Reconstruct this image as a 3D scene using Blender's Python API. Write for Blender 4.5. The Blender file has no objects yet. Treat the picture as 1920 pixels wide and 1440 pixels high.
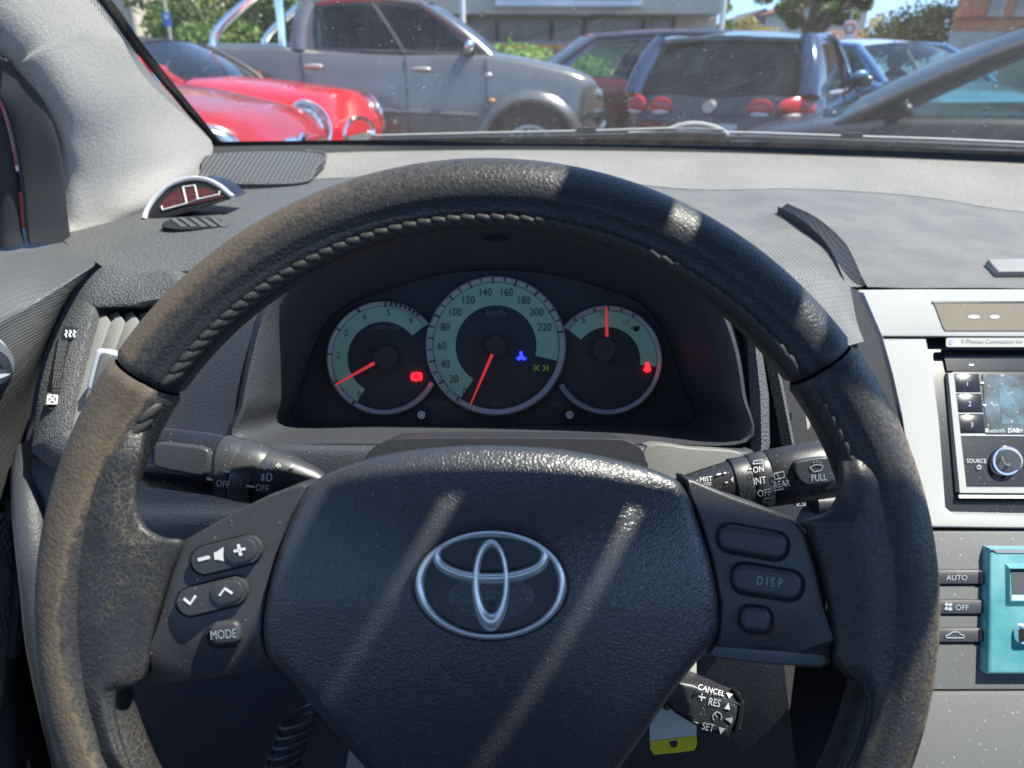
import bpy, bmesh, math, random
from mathutils import Vector, Matrix, noise as mnoise
random.seed(7)
SC = bpy.context.scene
COL = SC.collection
R = math.radians
# ------------------------------------------------------------------ camera
F = 1331.0                       # focal length in photo pixels (1920 wide)
PITCH = R(24.0)
CAM = Vector((0, 0, 1.2))
cR = Vector((1, 0, 0)); cU = Vector((0, math.sin(PITCH), math.cos(PITCH))); cF = Vector((0, math.cos(PITCH), -math.sin(PITCH)))
cam_data = bpy.data.cameras.new('camera'); cam = bpy.data.objects.new('camera', cam_data); COL.objects.link(cam)
cam.location = CAM; cam.rotation_euler = (R(90) - PITCH, 0, 0)
cam_data.sensor_fit = 'HORIZONTAL'; cam_data.sensor_width = 36.0; cam_data.lens = F / 1920 * 36
cam_data.clip_start = 0.01; cam_data.clip_end = 600
cam_data.dof.use_dof = True; cam_data.dof.focus_distance = 0.40; cam_data.dof.aperture_fstop = 11.0
SC.camera = cam
# ------------------------------------------------------------------ light
SUN = (cR * 0.50 + cU * 0.78 - cF * 0.37).normalized()      # direction towards the sun
SC.world = bpy.data.worlds.new('World'); SC.world.use_nodes = True
wn = SC.world.node_tree; wn.nodes.clear()
sky = wn.nodes.new('ShaderNodeTexSky'); sky.sky_type = 'NISHITA'; sky.sun_disc = False
sky.sun_elevation = math.asin(SUN.z); sky.sun_rotation = math.atan2(SUN.x, SUN.y)
sky.altitude = 0; sky.air_density = 0.8; sky.dust_density = 0.0; sky.ozone_density = 1.2
bg = wn.nodes.new('ShaderNodeBackground'); bg.inputs['Strength'].default_value = 0.15
wo = wn.nodes.new('ShaderNodeOutputWorld')
wtc = wn.nodes.new('ShaderNodeTexCoord'); wva = wn.nodes.new('ShaderNodeVectorMath'); wva.inputs[1].default_value = (0, 0, .16)      # the whole sky reads a little above the milky horizon
wn.links.new(wtc.outputs['Generated'], wva.inputs[0]); wn.links.new(wva.outputs[0], sky.inputs[0])
wn.links.new(sky.outputs[0], bg.inputs[0]); wn.links.new(bg.outputs[0], wo.inputs[0])
sl = bpy.data.lights.new('sun', 'SUN'); sl.energy = 4.0; sl.angle = R(0.5); sl.color = (1.0, 0.94, 0.85)
so = bpy.data.objects.new('sun', sl); COL.objects.link(so); so.location = (3, 0, 8)
so.rotation_euler = SUN.to_track_quat('Z', 'Y').to_euler()
SC.view_settings.view_transform = 'Standard'; SC.view_settings.look = 'None'
SC.view_settings.exposure = 1.4; SC.view_settings.gamma = 1.0; SC.view_settings.use_curve_mapping = False
SC.cycles.max_bounces = 7; SC.cycles.diffuse_bounces = 3; SC.cycles.glossy_bounces = 3; SC.cycles.transparent_max_bounces = 16; SC.cycles.caustics_reflective = False; SC.cycles.caustics_refractive = False
SC.cycles.sample_clamp_indirect = 6.0
try:
    SC.cycles.use_denoising = True
except Exception:
    pass
# ------------------------------------------------------------------ helpers
def P(px, py, d):
    if callable(d): d = d(px, py)
    return CAM + cR * ((px - 960) / F * d) + cU * ((720 - py) / F * d) + cF * d
def PY(px, py, Y):
    return P(px, py, Y / (math.cos(PITCH) + (720 - py) / F * math.sin(PITCH)))
def lerp(a, b, t): return a + (b - a) * t
def pl(x, pts):
    if x <= pts[0][0]: return pts[0][1]
    for (a, va), (b, vb) in zip(pts, pts[1:]):
        if x <= b: return va + (vb - va) * (x - a) / (b - a)
    return pts[-1][1]
def cr(p0, p1, p2, p3, t):
    return 0.5 * ((2 * p1) + (-p0 + p2) * t + (2 * p0 - 5 * p1 + 4 * p2 - p3) * t * t + (-p0 + 3 * p1 - 3 * p2 + p3) * t ** 3)
def spline(pts, n, closed=False):
    V = [Vector(p) for p in pts]; out = []; m = len(V)
    segs = m if closed else m - 1
    for i in range(segs):
        if closed: a, b, c, e = V[(i - 1) % m], V[i], V[(i + 1) % m], V[(i + 2) % m]
        else:
            b, c = V[i], V[i + 1]
            a = V[i - 1] if i > 0 else 2 * b - c
            e = V[i + 2] if i + 2 < m else 2 * c - b
        for k in range(n): out.append(cr(a, b, c, e, k / n))
    if not closed: out.append(V[-1])
    return out
class MB:
    def __init__(s): s.v = []; s.f = []
    def add(s, v, f):
        o = len(s.v); s.v += [Vector(p) for p in v]; s.f += [tuple(i + o for i in q) for q in f]; return s
    def box(s, c, h, ax=None):
        ax = ax or (Vector((1, 0, 0)), Vector((0, 1, 0)), Vector((0, 0, 1)))
        c = Vector(c); v = []
        for k in range(8):
            v.append(c + ax[0] * h[0] * (1 if k & 1 else -1) + ax[1] * h[1] * (1 if k & 2 else -1) + ax[2] * h[2] * (1 if k & 4 else -1))
        return s.add(v, [(0, 2, 3, 1), (4, 5, 7, 6), (0, 1, 5, 4), (2, 6, 7, 3), (0, 4, 6, 2), (1, 3, 7, 5)])
    def grid(s, rows, close_u=False, close_v=False):
        n = len(rows); m = len(rows[0]); v = [p for r in rows for p in r]; f = []
        for i in range(n if close_v else n - 1):
            for j in range(m if close_u else m - 1):
                a = i * m + j; b = i * m + (j + 1) % m; i2 = (i + 1) % n
                f.append((a, b, i2 * m + (j + 1) % m, i2 * m + j))
        return s.add(v, f)
    def tube(s, path, rad, n=12, up=None, sy=1.0, caps=True, a0=0.0):
        path = [Vector(p) for p in path]
        if not hasattr(rad, '__len__'): rad = [rad] * len(path)
        rows = []; prev = None
        for i, p in enumerate(path):
            t = (path[min(i + 1, len(path) - 1)] - path[max(i - 1, 0)]).normalized()
            u = up if up is not None else (prev if prev is not None else (Vector((0, 0, 1)) if abs(t.z) < .9 else Vector((1, 0, 0))))
            a = (u - t * u.dot(t)).normalized(); b = t.cross(a); prev = a
            rows.append([p + a * math.cos(2 * math.pi * k / n + a0) * rad[i] * sy + b * math.sin(2 * math.pi * k / n + a0) * rad[i] for k in range(n)])
        o = len(s.v); s.grid(rows, close_u=True)
        if caps:
            s.f.append(tuple(o + k for k in range(n))[::-1]); e = o + (len(path) - 1) * n
            s.f.append(tuple(e + k for k in range(n)))
        return s
    def ell(s, c, ax, n=14, m=9):
        c = Vector(c); rows = []
        for i in range(m + 1):
            th = math.pi * (i + .02) / (m + .04)
            rows.append([c + ax[0] * math.sin(th) * math.cos(2 * math.pi * k / n) + ax[1] * math.sin(th) * math.sin(2 * math.pi * k / n) + ax[2] * math.cos(th) for k in range(n)])
        return s.grid(rows, close_u=True)
def surf(ctrl, nu=6, nv=6):
    rows = [spline(r, nu) for r in ctrl]
    cols = list(zip(*rows)); cols = [spline(c, nv) for c in cols]
    return [list(r) for r in zip(*cols)]
def rootloc(o):
    return o.location if o is not None else Vector((0, 0, 0))
def thing(name, label, cat, loc, group=None, rotz=0.0, kind=None):
    o = bpy.data.objects.new(name, None); COL.objects.link(o); o.location = loc; o.rotation_euler = (0, 0, rotz)
    o.empty_display_size = .05
    if label: o['label'] = label
    if cat: o['category'] = cat
    if group: o['group'] = group
    if kind: o['kind'] = kind
    return o
def base(o):
    while o.parent: o = o.parent
    return o
def obj(name, mb, mat, parent=None, smooth=True, sharp=38, local=False, attr=None, label=None, kind=None, recalc=True):
    me = bpy.data.meshes.new(name)
    off = Vector((0, 0, 0)) if (local or parent is None) else base(parent).location
    if isinstance(mb, bpy.types.Mesh): me = mb
    else:
        me.from_pydata([tuple(v - off) for v in mb.v], [], mb.f); me.update()
        if recalc:
            bm = bmesh.new(); bm.from_mesh(me); bmesh.ops.recalc_face_normals(bm, faces=bm.faces); bm.to_mesh(me); bm.free()
    if smooth:
        me.polygons.foreach_set('use_smooth', [True] * len(me.polygons))
        me.set_sharp_from_angle(angle=R(sharp))
    if attr:
        for k, vals in attr.items():
            at = me.attributes.new(k, 'FLOAT', 'POINT'); at.data.foreach_set('value', vals)
    if mat: me.materials.append(mat)
    o = bpy.data.objects.new(name, me); COL.objects.link(o)
    if parent: o.parent = parent
    if label: o['label'] = label
    if kind: o['kind'] = kind
    return o
def tag(o, label, cat, group=None, kind=None):
    o['label'] = label
    if cat: o['category'] = cat
    if group: o['group'] = group
    if kind: o['kind'] = kind
    return o
def prism(front, back_vec, bevel=0.0, segs=2):
    """closed solid: polygon 'front' (list of Vector) swept along back_vec, front edge rounded"""
    bm = bmesh.new()
    n = len(front); fv = [bm.verts.new(p) for p in front]
    bvv = [bm.verts.new(p + (back_vec(p) if callable(back_vec) else back_vec)) for p in front]
    ff = bm.faces.new(fv); bm.faces.new(bvv[::-1])
    for i in range(n):
        bm.faces.new((fv[i], bvv[i], bvv[(i + 1) % n], fv[(i + 1) % n]))
    bmesh.ops.recalc_face_normals(bm, faces=bm.faces)
    if bevel > 0:
        bmesh.ops.bevel(bm, geom=[e for e in ff.edges], offset=bevel, segments=segs, affect='EDGES', profile=.6, clamp_overlap=True)
    bmesh.ops.triangulate(bm, faces=[f for f in bm.faces if len(f.verts) > 4])
    mb = MB(); bm.verts.index_update()
    mb.v = [v.co.copy() for v in bm.verts]; mb.f = [tuple(v.index for v in f.verts) for f in bm.faces]
    bm.free(); return mb
def pprism(outline, d, thick, bevel=0.0, segs=2):
    return prism([P(x, y, d) for x, y in outline], cF * thick, bevel, segs)
def rot2(pts, cx, cy, deg):
    c, s = math.cos(R(deg)), math.sin(R(deg))     # positive = counter-clockwise as seen
    return [(cx + x * c + y * s, cy - x * s + y * c) for x, y in pts]
def rrect(cx, cy, w, h, r, deg=0, n=5):
    pts = []; r = min(r, w / 2 - .01, h / 2 - .01)
    for (sx, sy, a0) in ((1, 1, 0), (-1, 1, 90), (-1, -1, 180), (1, -1, 270)):
        for k in range(n + 1):
            a = R(a0 + 90 * k / n)
            pts.append((sx * (w / 2 - r) + r * math.cos(a), sy * (h / 2 - r) + r * math.sin(a)))
    return rot2(pts, cx, cy, deg)
def ellp(cx, cy, a, b, n=40, deg=0):
    return rot2([(a * math.cos(2 * math.pi * k / n), b * math.sin(2 * math.pi * k / n)) for k in range(n)], cx, cy, deg)
def strip(px_path, w, d, thick, lift=0.0):
    """thin raised line along a pixel path, w = width in pixels (number or per-point list)"""
    pts = [Vector(p) for p in px_path]; L = []; Rr = []
    for i, p in enumerate(pts):
        t = (pts[min(i + 1, len(pts) - 1)] - pts[max(i - 1, 0)]).normalized(); nrm = Vector((-t.y, t.x))
        ww = w[i] if hasattr(w, '__len__') else w
        L.append(p + nrm * ww / 2); Rr.append(p - nrm * ww / 2)
    mb = MB(); rows = []
    for i in range(len(pts)):
        a, b = P(L[i].x, L[i].y, d), P(Rr[i].x, Rr[i].y, d)
        rows.append([a + cF * thick, a, b, b + cF * thick])
    mb.grid(rows, close_u=True); n = len(rows)
    mb.f.append((0, 1, 2, 3)); mb.f.append(tuple((n - 1) * 4 + k for k in (3, 2, 1, 0)))
    return mb
def ring(cx, cy, r0, r1, d, thick, a0=0, a1=360, n=64, deg=True):
    """flat annulus sector facing the camera; angles counter-clockwise from +x as seen"""
    full = abs(a1 - a0) >= 359.9; rows = []
    m = n if full else n + 1
    for k in range(m):
        a = R(a0 + (a1 - a0) * k / n); c, s = math.cos(a), math.sin(a)
        o = P(cx + r1 * c, cy - r1 * s, d); i = P(cx + r0 * c, cy - r0 * s, d)
        rows.append([o + cF * thick, o, i, i + cF * thick])
    mb = MB().grid(rows, close_u=True, close_v=full)
    if not full:
        e = (m - 1) * 4
        mb.f.append((0, 1, 2, 3)); mb.f.append((e + 3, e + 2, e + 1, e))
    return mb
_txt = {}
def text_raw(s, cmp=False):
    cu = bpy.data.curves.new('t', 'FONT'); cu.body = s; cu.align_x = 'CENTER'; cu.align_y = 'CENTER'; cu.extrude = 0.0; cu.resolution_u = 3; cu.size = 1
    o = bpy.data.objects.new('t', cu); COL.objects.link(o)
    dg = bpy.context.evaluated_depsgraph_get(); me = bpy.data.meshes.new_from_object(o.evaluated_get(dg))
    v = [x.co.copy() for x in me.vertices]; f = [tuple(p.vertices) for p in me.polygons]
    bpy.data.objects.remove(o); bpy.data.curves.remove(cu); bpy.data.meshes.remove(me)
    return v, f
def ptext(s, px, py, d, h, mat, parent, deg=0, sx=1.0, name='lettering', italic=0, thick=.0003, bold=0):
    v, f = text_raw(s)
    ys = [p.y for p in v]; xs = [p.x for p in v]
    k = h / (max(ys) - min(ys)); cx, cy = (max(xs) + min(xs)) / 2, (max(ys) + min(ys)) / 2
    q = rot2([((p.x - cx) * k * sx + italic * (p.y - cy) * k, -(p.y - cy) * k) for p in v], px, py, deg)
    mb = MB(); n = len(q)
    mb.add([P(x, y, d) for x, y in q], f)
    return obj(name, mb, mat, parent, smooth=False, recalc=False)
# ------------------------------------------------------------------ materials
def M(name, col, rough=.5, metal=0.0, spec=.5, col2=None, nscale=30, lo=.4, hi=.6, bumps=(), dust=0.0, dscale=900, dcol=(.5, .48, .45), emis=None, estr=1.0, coat=0.0, alpha=None, sheen=0.0, ani=None, trans=0.0, ior=None, rvar=0.0, coord='Object'):
    m = bpy.data.materials.new(name); m.use_nodes = True; nt = m.node_tree; N = nt.nodes; L = nt.links
    b = N['Principled BSDF']; tc = N.new('ShaderNodeTexCoord')
    b.inputs['Base Color'].default_value = (*col, 1); b.inputs['Roughness'].default_value = rough; b.inputs['Metallic'].default_value = metal
    b.inputs['Specular IOR Level'].default_value = spec; b.inputs['Coat Weight'].default_value = coat; b.inputs['Coat Roughness'].default_value = .04
    b.inputs['Transmission Weight'].default_value = trans
    if ior: b.inputs['IOR'].default_value = ior
    if sheen: b.inputs['Sheen Weight'].default_value = sheen
    if emis: b.inputs['Emission Color'].default_value = (*emis, 1); b.inputs['Emission Strength'].default_value = estr
    cs = None
    def ntex(sc, det=4, rgh=.6):
        n = N.new('ShaderNodeTexNoise'); n.inputs['Scale'].default_value = sc; n.inputs['Detail'].default_value = det; n.inputs['Roughness'].default_value = rgh
        L.new(tc.outputs[coord], n.inputs['Vector']); return n
    def ramp(src, a, c):
        r = N.new('ShaderNodeMapRange'); r.inputs[1].default_value = a; r.inputs[2].default_value = c; L.new(src, r.inputs[0]); return r.outputs[0]
    def mix(f, a, c):
        x = N.new('ShaderNodeMix'); x.data_type = 'RGBA'
        L.new(f, x.inputs[0])
        for s, val in ((6, a), (7, c)):
            if isinstance(val, tuple): x.inputs[s].default_value = (*val, 1)
            else: L.new(val, x.inputs[s])
        return x.outputs[2]
    cur = tuple(col)
    if col2 is not None: cur = mix(ramp(ntex(nscale).outputs[0], lo, hi), cur, tuple(col2))
    if dust > 0:
        f1 = ramp(ntex(dscale, 2, .5).outputs[0], .72 - dust * .12, .80 - dust * .1)
        cur = mix(f1, cur, tuple(dcol))
    if not isinstance(cur, tuple): L.new(cur, b.inputs['Base Color'])
    if rvar:
        rr = N.new('ShaderNodeMapRange'); rr.inputs[1].default_value = .3; rr.inputs[2].default_value = .7; rr.inputs[3].default_value = rough - rvar; rr.inputs[4].default_value = rough + rvar
        L.new(ntex(nscale * 1.7).outputs[0], rr.inputs[0]); L.new(rr.outputs[0], b.inputs['Roughness'])
    last = None
    for (kind, sc, dist) in bumps:
        bp = N.new('ShaderNodeBump'); bp.inputs['Distance'].default_value = dist; bp.inputs['Strength'].default_value = 1.0
        if kind == 'noise': h = ntex(sc, 3, .55).outputs[0]
        elif kind == 'leather':
            w = ntex(sc * .6, 2); ad = N.new('ShaderNodeVectorMath'); ad.operation = 'SCALE'; ad.inputs[3].default_value = 1.2 / sc
            L.new(w.outputs['Color'], ad.inputs[0]); a2 = N.new('ShaderNodeVectorMath'); L.new(tc.outputs[coord], a2.inputs[0]); L.new(ad.outputs[0], a2.inputs[1])
            vo = N.new('ShaderNodeTexVoronoi'); vo.feature = 'DISTANCE_TO_EDGE'; vo.inputs['Scale'].default_value = sc; L.new(a2.outputs[0], vo.inputs['Vector'])
            h = ramp(vo.outputs['Distance'], 0.0, .30)
        elif kind == 'dots':
            vo = N.new('ShaderNodeTexVoronoi'); vo.inputs['Randomness'].default_value = 0.0; vo.inputs['Scale'].default_value = sc; L.new(tc.outputs[coord], vo.inputs['Vector'])
            h = ramp(vo.outputs['Distance'], .15, .55)
        elif kind == 'wave':
            wv = N.new('ShaderNodeTexWave'); wv.inputs['Scale'].default_value = sc; wv.inputs['Distortion'].default_value = .0; L.new(tc.outputs[coord], wv.inputs['Vector']); h = wv.outputs[1]
        elif kind == 'dots2':
            sp = N.new('ShaderNodeSeparateXYZ'); L.new(tc.outputs[coord], sp.inputs[0]); hs = []
            for ax in (0, 1):
                mu = N.new('ShaderNodeMath'); mu.operation = 'MULTIPLY'; mu.inputs[1].default_value = sc; L.new(sp.outputs[ax], mu.inputs[0])
                si = N.new('ShaderNodeMath'); si.operation = 'SINE'; L.new(mu.outputs[0], si.inputs[0]); sa = N.new('ShaderNodeMath'); sa.operation = 'ABSOLUTE'; L.new(si.outputs[0], sa.inputs[0]); hs.append(sa.outputs[0])
            mm = N.new('ShaderNodeMath'); mm.operation = 'MULTIPLY'; L.new(hs[0], mm.inputs[0]); L.new(hs[1], mm.inputs[1]); h = mm.outputs[0]
        L.new(h, bp.inputs['Height'])
        if last is not None: L.new(last, bp.inputs['Normal'])
        last = bp.outputs[0]
    if last is not None: L.new(last, b.inputs['Normal'])
    return m
def GLASS(name, tint=(.75, .85, .8), refl=1.0, keep=.85, dustf=0.0, dscale=300, haze=0.0):
    """thin pane: see-through, fresnel reflection, optional dust"""
    m = bpy.data.materials.new(name); m.use_nodes = True; nt = m.node_tree; N = nt.nodes; L = nt.links; N.clear()
    out = N.new('ShaderNodeOutputMaterial'); tr = N.new('ShaderNodeBsdfTransparent'); tr.inputs[0].default_value = (*[c * keep for c in tint], 1)
    gl = N.new('ShaderNodeBsdfGlossy'); gl.inputs['Roughness'].default_value = .02; gl.inputs[0].default_value = (refl, refl, refl, 1)
    ge = N.new('ShaderNodeNewGeometry'); dt = N.new('ShaderNodeVectorMath'); dt.operation = 'DOT_PRODUCT'; L.new(ge.outputs['Normal'], dt.inputs[0]); L.new(ge.outputs['Incoming'], dt.inputs[1])
    ab_ = N.new('ShaderNodeMath'); ab_.operation = 'ABSOLUTE'; L.new(dt.outputs['Value'], ab_.inputs[0])
    on = N.new('ShaderNodeMath'); on.operation = 'SUBTRACT'; on.inputs[0].default_value = 1.0; L.new(ab_.outputs[0], on.inputs[1])
    pw = N.new('ShaderNodeMath'); pw.operation = 'POWER'; pw.inputs[1].default_value = 5.0; L.new(on.outputs[0], pw.inputs[0])
    fr = N.new('ShaderNodeMapRange'); fr.inputs[3].default_value = .045; fr.inputs[4].default_value = 1.0; L.new(pw.outputs[0], fr.inputs[0])   # Schlick reflectance, same from both sides
    mx = N.new('ShaderNodeMixShader'); L.new(fr.outputs[0], mx.inputs[0]); L.new(tr.outputs[0], mx.inputs[1]); L.new(gl.outputs[0], mx.inputs[2])
    cur = mx.outputs[0]
    if dustf > 0 or haze > 0:
        tc = N.new('ShaderNodeTexCoord'); n = N.new('ShaderNodeTexNoise'); n.inputs['Scale'].default_value = dscale; n.inputs['Detail'].default_value = 2
        L.new(tc.outputs['Object'], n.inputs['Vector'])
        mp = N.new('ShaderNodeMapping'); mp.inputs['Scale'].default_value = (9, 3, 1); mp.inputs['Rotation'].default_value = (0, 0, .5); L.new(tc.outputs['Object'], mp.inputs[0])
        n2 = N.new('ShaderNodeTexNoise'); n2.inputs['Scale'].default_value = 3; n2.inputs['Detail'].default_value = 8; n2.inputs['Roughness'].default_value = .7; L.new(mp.outputs[0], n2.inputs['Vector'])
        n3 = N.new('ShaderNodeTexNoise'); n3.inputs['Scale'].default_value = dscale * .42; n3.inputs['Detail'].default_value = 3; L.new(tc.outputs['Object'], n3.inputs['Vector'])
        n4 = N.new('ShaderNodeTexNoise'); n4.inputs['Scale'].default_value = 11; L.new(tc.outputs['Object'], n4.inputs['Vector'])
        dens = N.new('ShaderNodeMapRange'); dens.inputs[1].default_value = .38; dens.inputs[2].default_value = .68; dens.inputs[3].default_value = .3; dens.inputs[4].default_value = 1.0; L.new(n4.outputs[0], dens.inputs[0])
        mr = N.new('ShaderNodeMapRange'); mr.inputs[1].default_value = .68; mr.inputs[2].default_value = .77; mr.inputs[3].default_value = 0.0; mr.inputs[4].default_value = dustf; L.new(n.outputs[0], mr.inputs[0])
        mr3 = N.new('ShaderNodeMapRange'); mr3.inputs[1].default_value = .70; mr3.inputs[2].default_value = .76; mr3.inputs[3].default_value = 0.0; mr3.inputs[4].default_value = dustf * .7; L.new(n3.outputs[0], mr3.inputs[0])
        ax = N.new('ShaderNodeMath'); L.new(mr.outputs[0], ax.inputs[0]); L.new(mr3.outputs[0], ax.inputs[1])
        ay = N.new('ShaderNodeMath'); ay.operation = 'MULTIPLY'; L.new(ax.outputs[0], ay.inputs[0]); L.new(dens.outputs[0], ay.inputs[1]); mr = ay
        m2 = N.new('ShaderNodeMapRange'); m2.inputs[1].default_value = .3; m2.inputs[2].default_value = .75; m2.inputs[3].default_value = haze * .5; m2.inputs[4].default_value = haze * 1.9; L.new(n2.outputs[0], m2.inputs[0])
        ad = N.new('ShaderNodeMath'); L.new(mr.outputs[0], ad.inputs[0]); L.new(m2.outputs[0], ad.inputs[1])
        df = N.new('ShaderNodeBsdfDiffuse'); df.inputs[0].default_value = (.7, .68, .64, 1); tl = N.new('ShaderNodeBsdfTranslucent'); tl.inputs[0].default_value = (.7, .68, .64, 1)
        dm = N.new('ShaderNodeMixShader'); dm.inputs[0].default_value = .5; L.new(df.outputs[0], dm.inputs[1]); L.new(tl.outputs[0], dm.inputs[2])
        m3 = N.new('ShaderNodeMixShader'); L.new(ad.outputs[0], m3.inputs[0]); L.new(cur, m3.inputs[1]); L.new(dm.outputs[0], m3.inputs[2]); cur = m3.outputs[0]
    L.new(cur, out.inputs[0]); return m
MT = {}
MT['plastic'] = M('black_plastic', (.036, .038, .044), .42, bumps=(('noise', 1500, .0001),), dust=.08)
MT['plastic_soft'] = M('soft_black_plastic', (.045, .048, .055), .55, bumps=(('leather', 520, .00018),), dust=.1)
MT['gloss'] = M('gloss_black', (.016, .016, .019), .16, dust=.12, dscale=700)
MT['satin'] = M('satin_black', (.045, .046, .050), .36, bumps=(('noise', 1800, .00006),), dust=.06, dscale=700)
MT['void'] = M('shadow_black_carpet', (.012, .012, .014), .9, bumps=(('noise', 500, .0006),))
MT['airbag'] = M('airbag_vinyl', (.036, .038, .044), .34, spec=.9, bumps=(('leather', 620, .00010), ('noise', 150, .00014)), dust=.05)
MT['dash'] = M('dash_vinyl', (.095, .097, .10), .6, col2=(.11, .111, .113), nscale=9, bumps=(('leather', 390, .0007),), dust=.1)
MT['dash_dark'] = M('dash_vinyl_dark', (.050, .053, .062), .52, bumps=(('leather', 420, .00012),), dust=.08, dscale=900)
MT['pad'] = M('ribbed_dash_pad', (.12, .118, .113), .6, col2=(.155, .15, .14), nscale=18, bumps=(('dots2', math.pi / .0042, .0007), ('noise', 500, .0004)), dust=.1)
MT['strip'] = M('pale_dash_strip', (.235, .222, .203), .7, col2=(.20, .19, .177), nscale=6, bumps=(('leather', 260, .0006),), dust=.12, dscale=95, dcol=(.05, .045, .04))  # paler than the rest of the dash, with dark specks
MT['weave'] = M('woven_door_trim', (.095, .096, .098), .5, bumps=(('dots', 420, .0004),))
MT['grille'] = M('pressed_speaker_grille', (.42, .41, .39), .55, bumps=(('dots', 150, .002),))
MT['fabric'] = M('pillar_fabric', (.38, .36, .335), .95, col2=(.325, .308, .286), nscale=420, bumps=(('noise', 900, .0005), ('noise', 260, .0004)), sheen=.3)
MT['rubber'] = M('rubber', (.028, .03, .034), .75, bumps=(('noise', 900, .0002),))
MT['seal'] = M('windscreen_black_band', (.008, .008, .009), .5)
MT['silver'] = M('silver_trim', (.33, .335, .33), .62, spec=.25, metal=.05, bumps=(('noise', 2500, .00005),))
MT['silver_dull'] = M('grey_bezel', (.58, .60, .62), .40, metal=.15)
MT['console'] = M('grey_console', (.145, .146, .146), .55, spec=.3, bumps=(('noise', 1600, .00008),), dust=.3, dscale=420)
MT['chrome'] = M('chrome', (.90, .91, .92), .09, metal=1.0)
MT['button'] = M('button_rubber', (.045, .047, .054), .42, bumps=(('noise', 1400, .00008),), dust=.1)
MT['white'] = M('white_print', (.72, .73, .72), .5)
MT['white_dim'] = M('pale_print', (.32, .38, .41), .5)
MT['grey_print'] = M('grey_print', (.20, .205, .22), .5)
MT['ink'] = M('dial_ink', (.008, .014, .016), .6)
MT['dial'] = M('dial_green_glow', (.24, .37, .335), .5, emis=(.10, .24, .20), estr=.06)  # weak glow added to the bands, which are not lit
MT['dial_black'] = M('dial_black', (.042, .044, .053), .6)
MT['needle'] = M('needle_red', (.65, .05, .05), .4, emis=(.9, .05, .06), estr=.18)
MT['lamp_red'] = M('lit_red', (.3, .0, .0), .5, emis=(1, .01, .02), estr=1.6)
MT['lamp_blue'] = M('lit_blue', (.0, .0, .3), .5, emis=(.02, .03, 1), estr=1.4)
MT['lamp_green'] = M('lit_green', (.02, .1, .02), .5, emis=(.12, .3, .05), estr=.22)
MT['lamp_off'] = M('unlit_symbol', (.055, .055, .065), .6)
MT['teal'] = M('teal_plastic', (.08, .27, .31), .12, col2=(.19, .40, .43), nscale=14, dust=.12, coat=.4, emis=(.0, .25, .30), estr=.04)  # slight emission added in place of light passing through the plastic
MT['yellow'] = M('yellow_print', (.80, .66, .02), .5)
MT['card'] = M('cream_card', (.62, .64, .55), .6)
MT['paper'] = M('sticker', (.30, .305, .295), .6)
MT['blueprint'] = M('blue_print', (.03, .09, .5), .5)
MT['screen'] = M('dusty_screen', (.014, .016, .02), .45, spec=.1, col2=(.10, .16, .22), nscale=22, lo=.48, hi=.75, dust=.6, dscale=240, dcol=(.4, .4, .4))
MT['taupe'] = M('bronze_window', (.15, .128, .10), .6, spec=.2, dust=.3)
MT['vent'] = M('vent_slat', (.27, .262, .245), .5, bumps=(('noise', 900, .0001),))
MT['display_red'] = M('smoked_red_lens', (.07, .02, .025), .15, col2=(.11, .03, .035), nscale=200)
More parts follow.
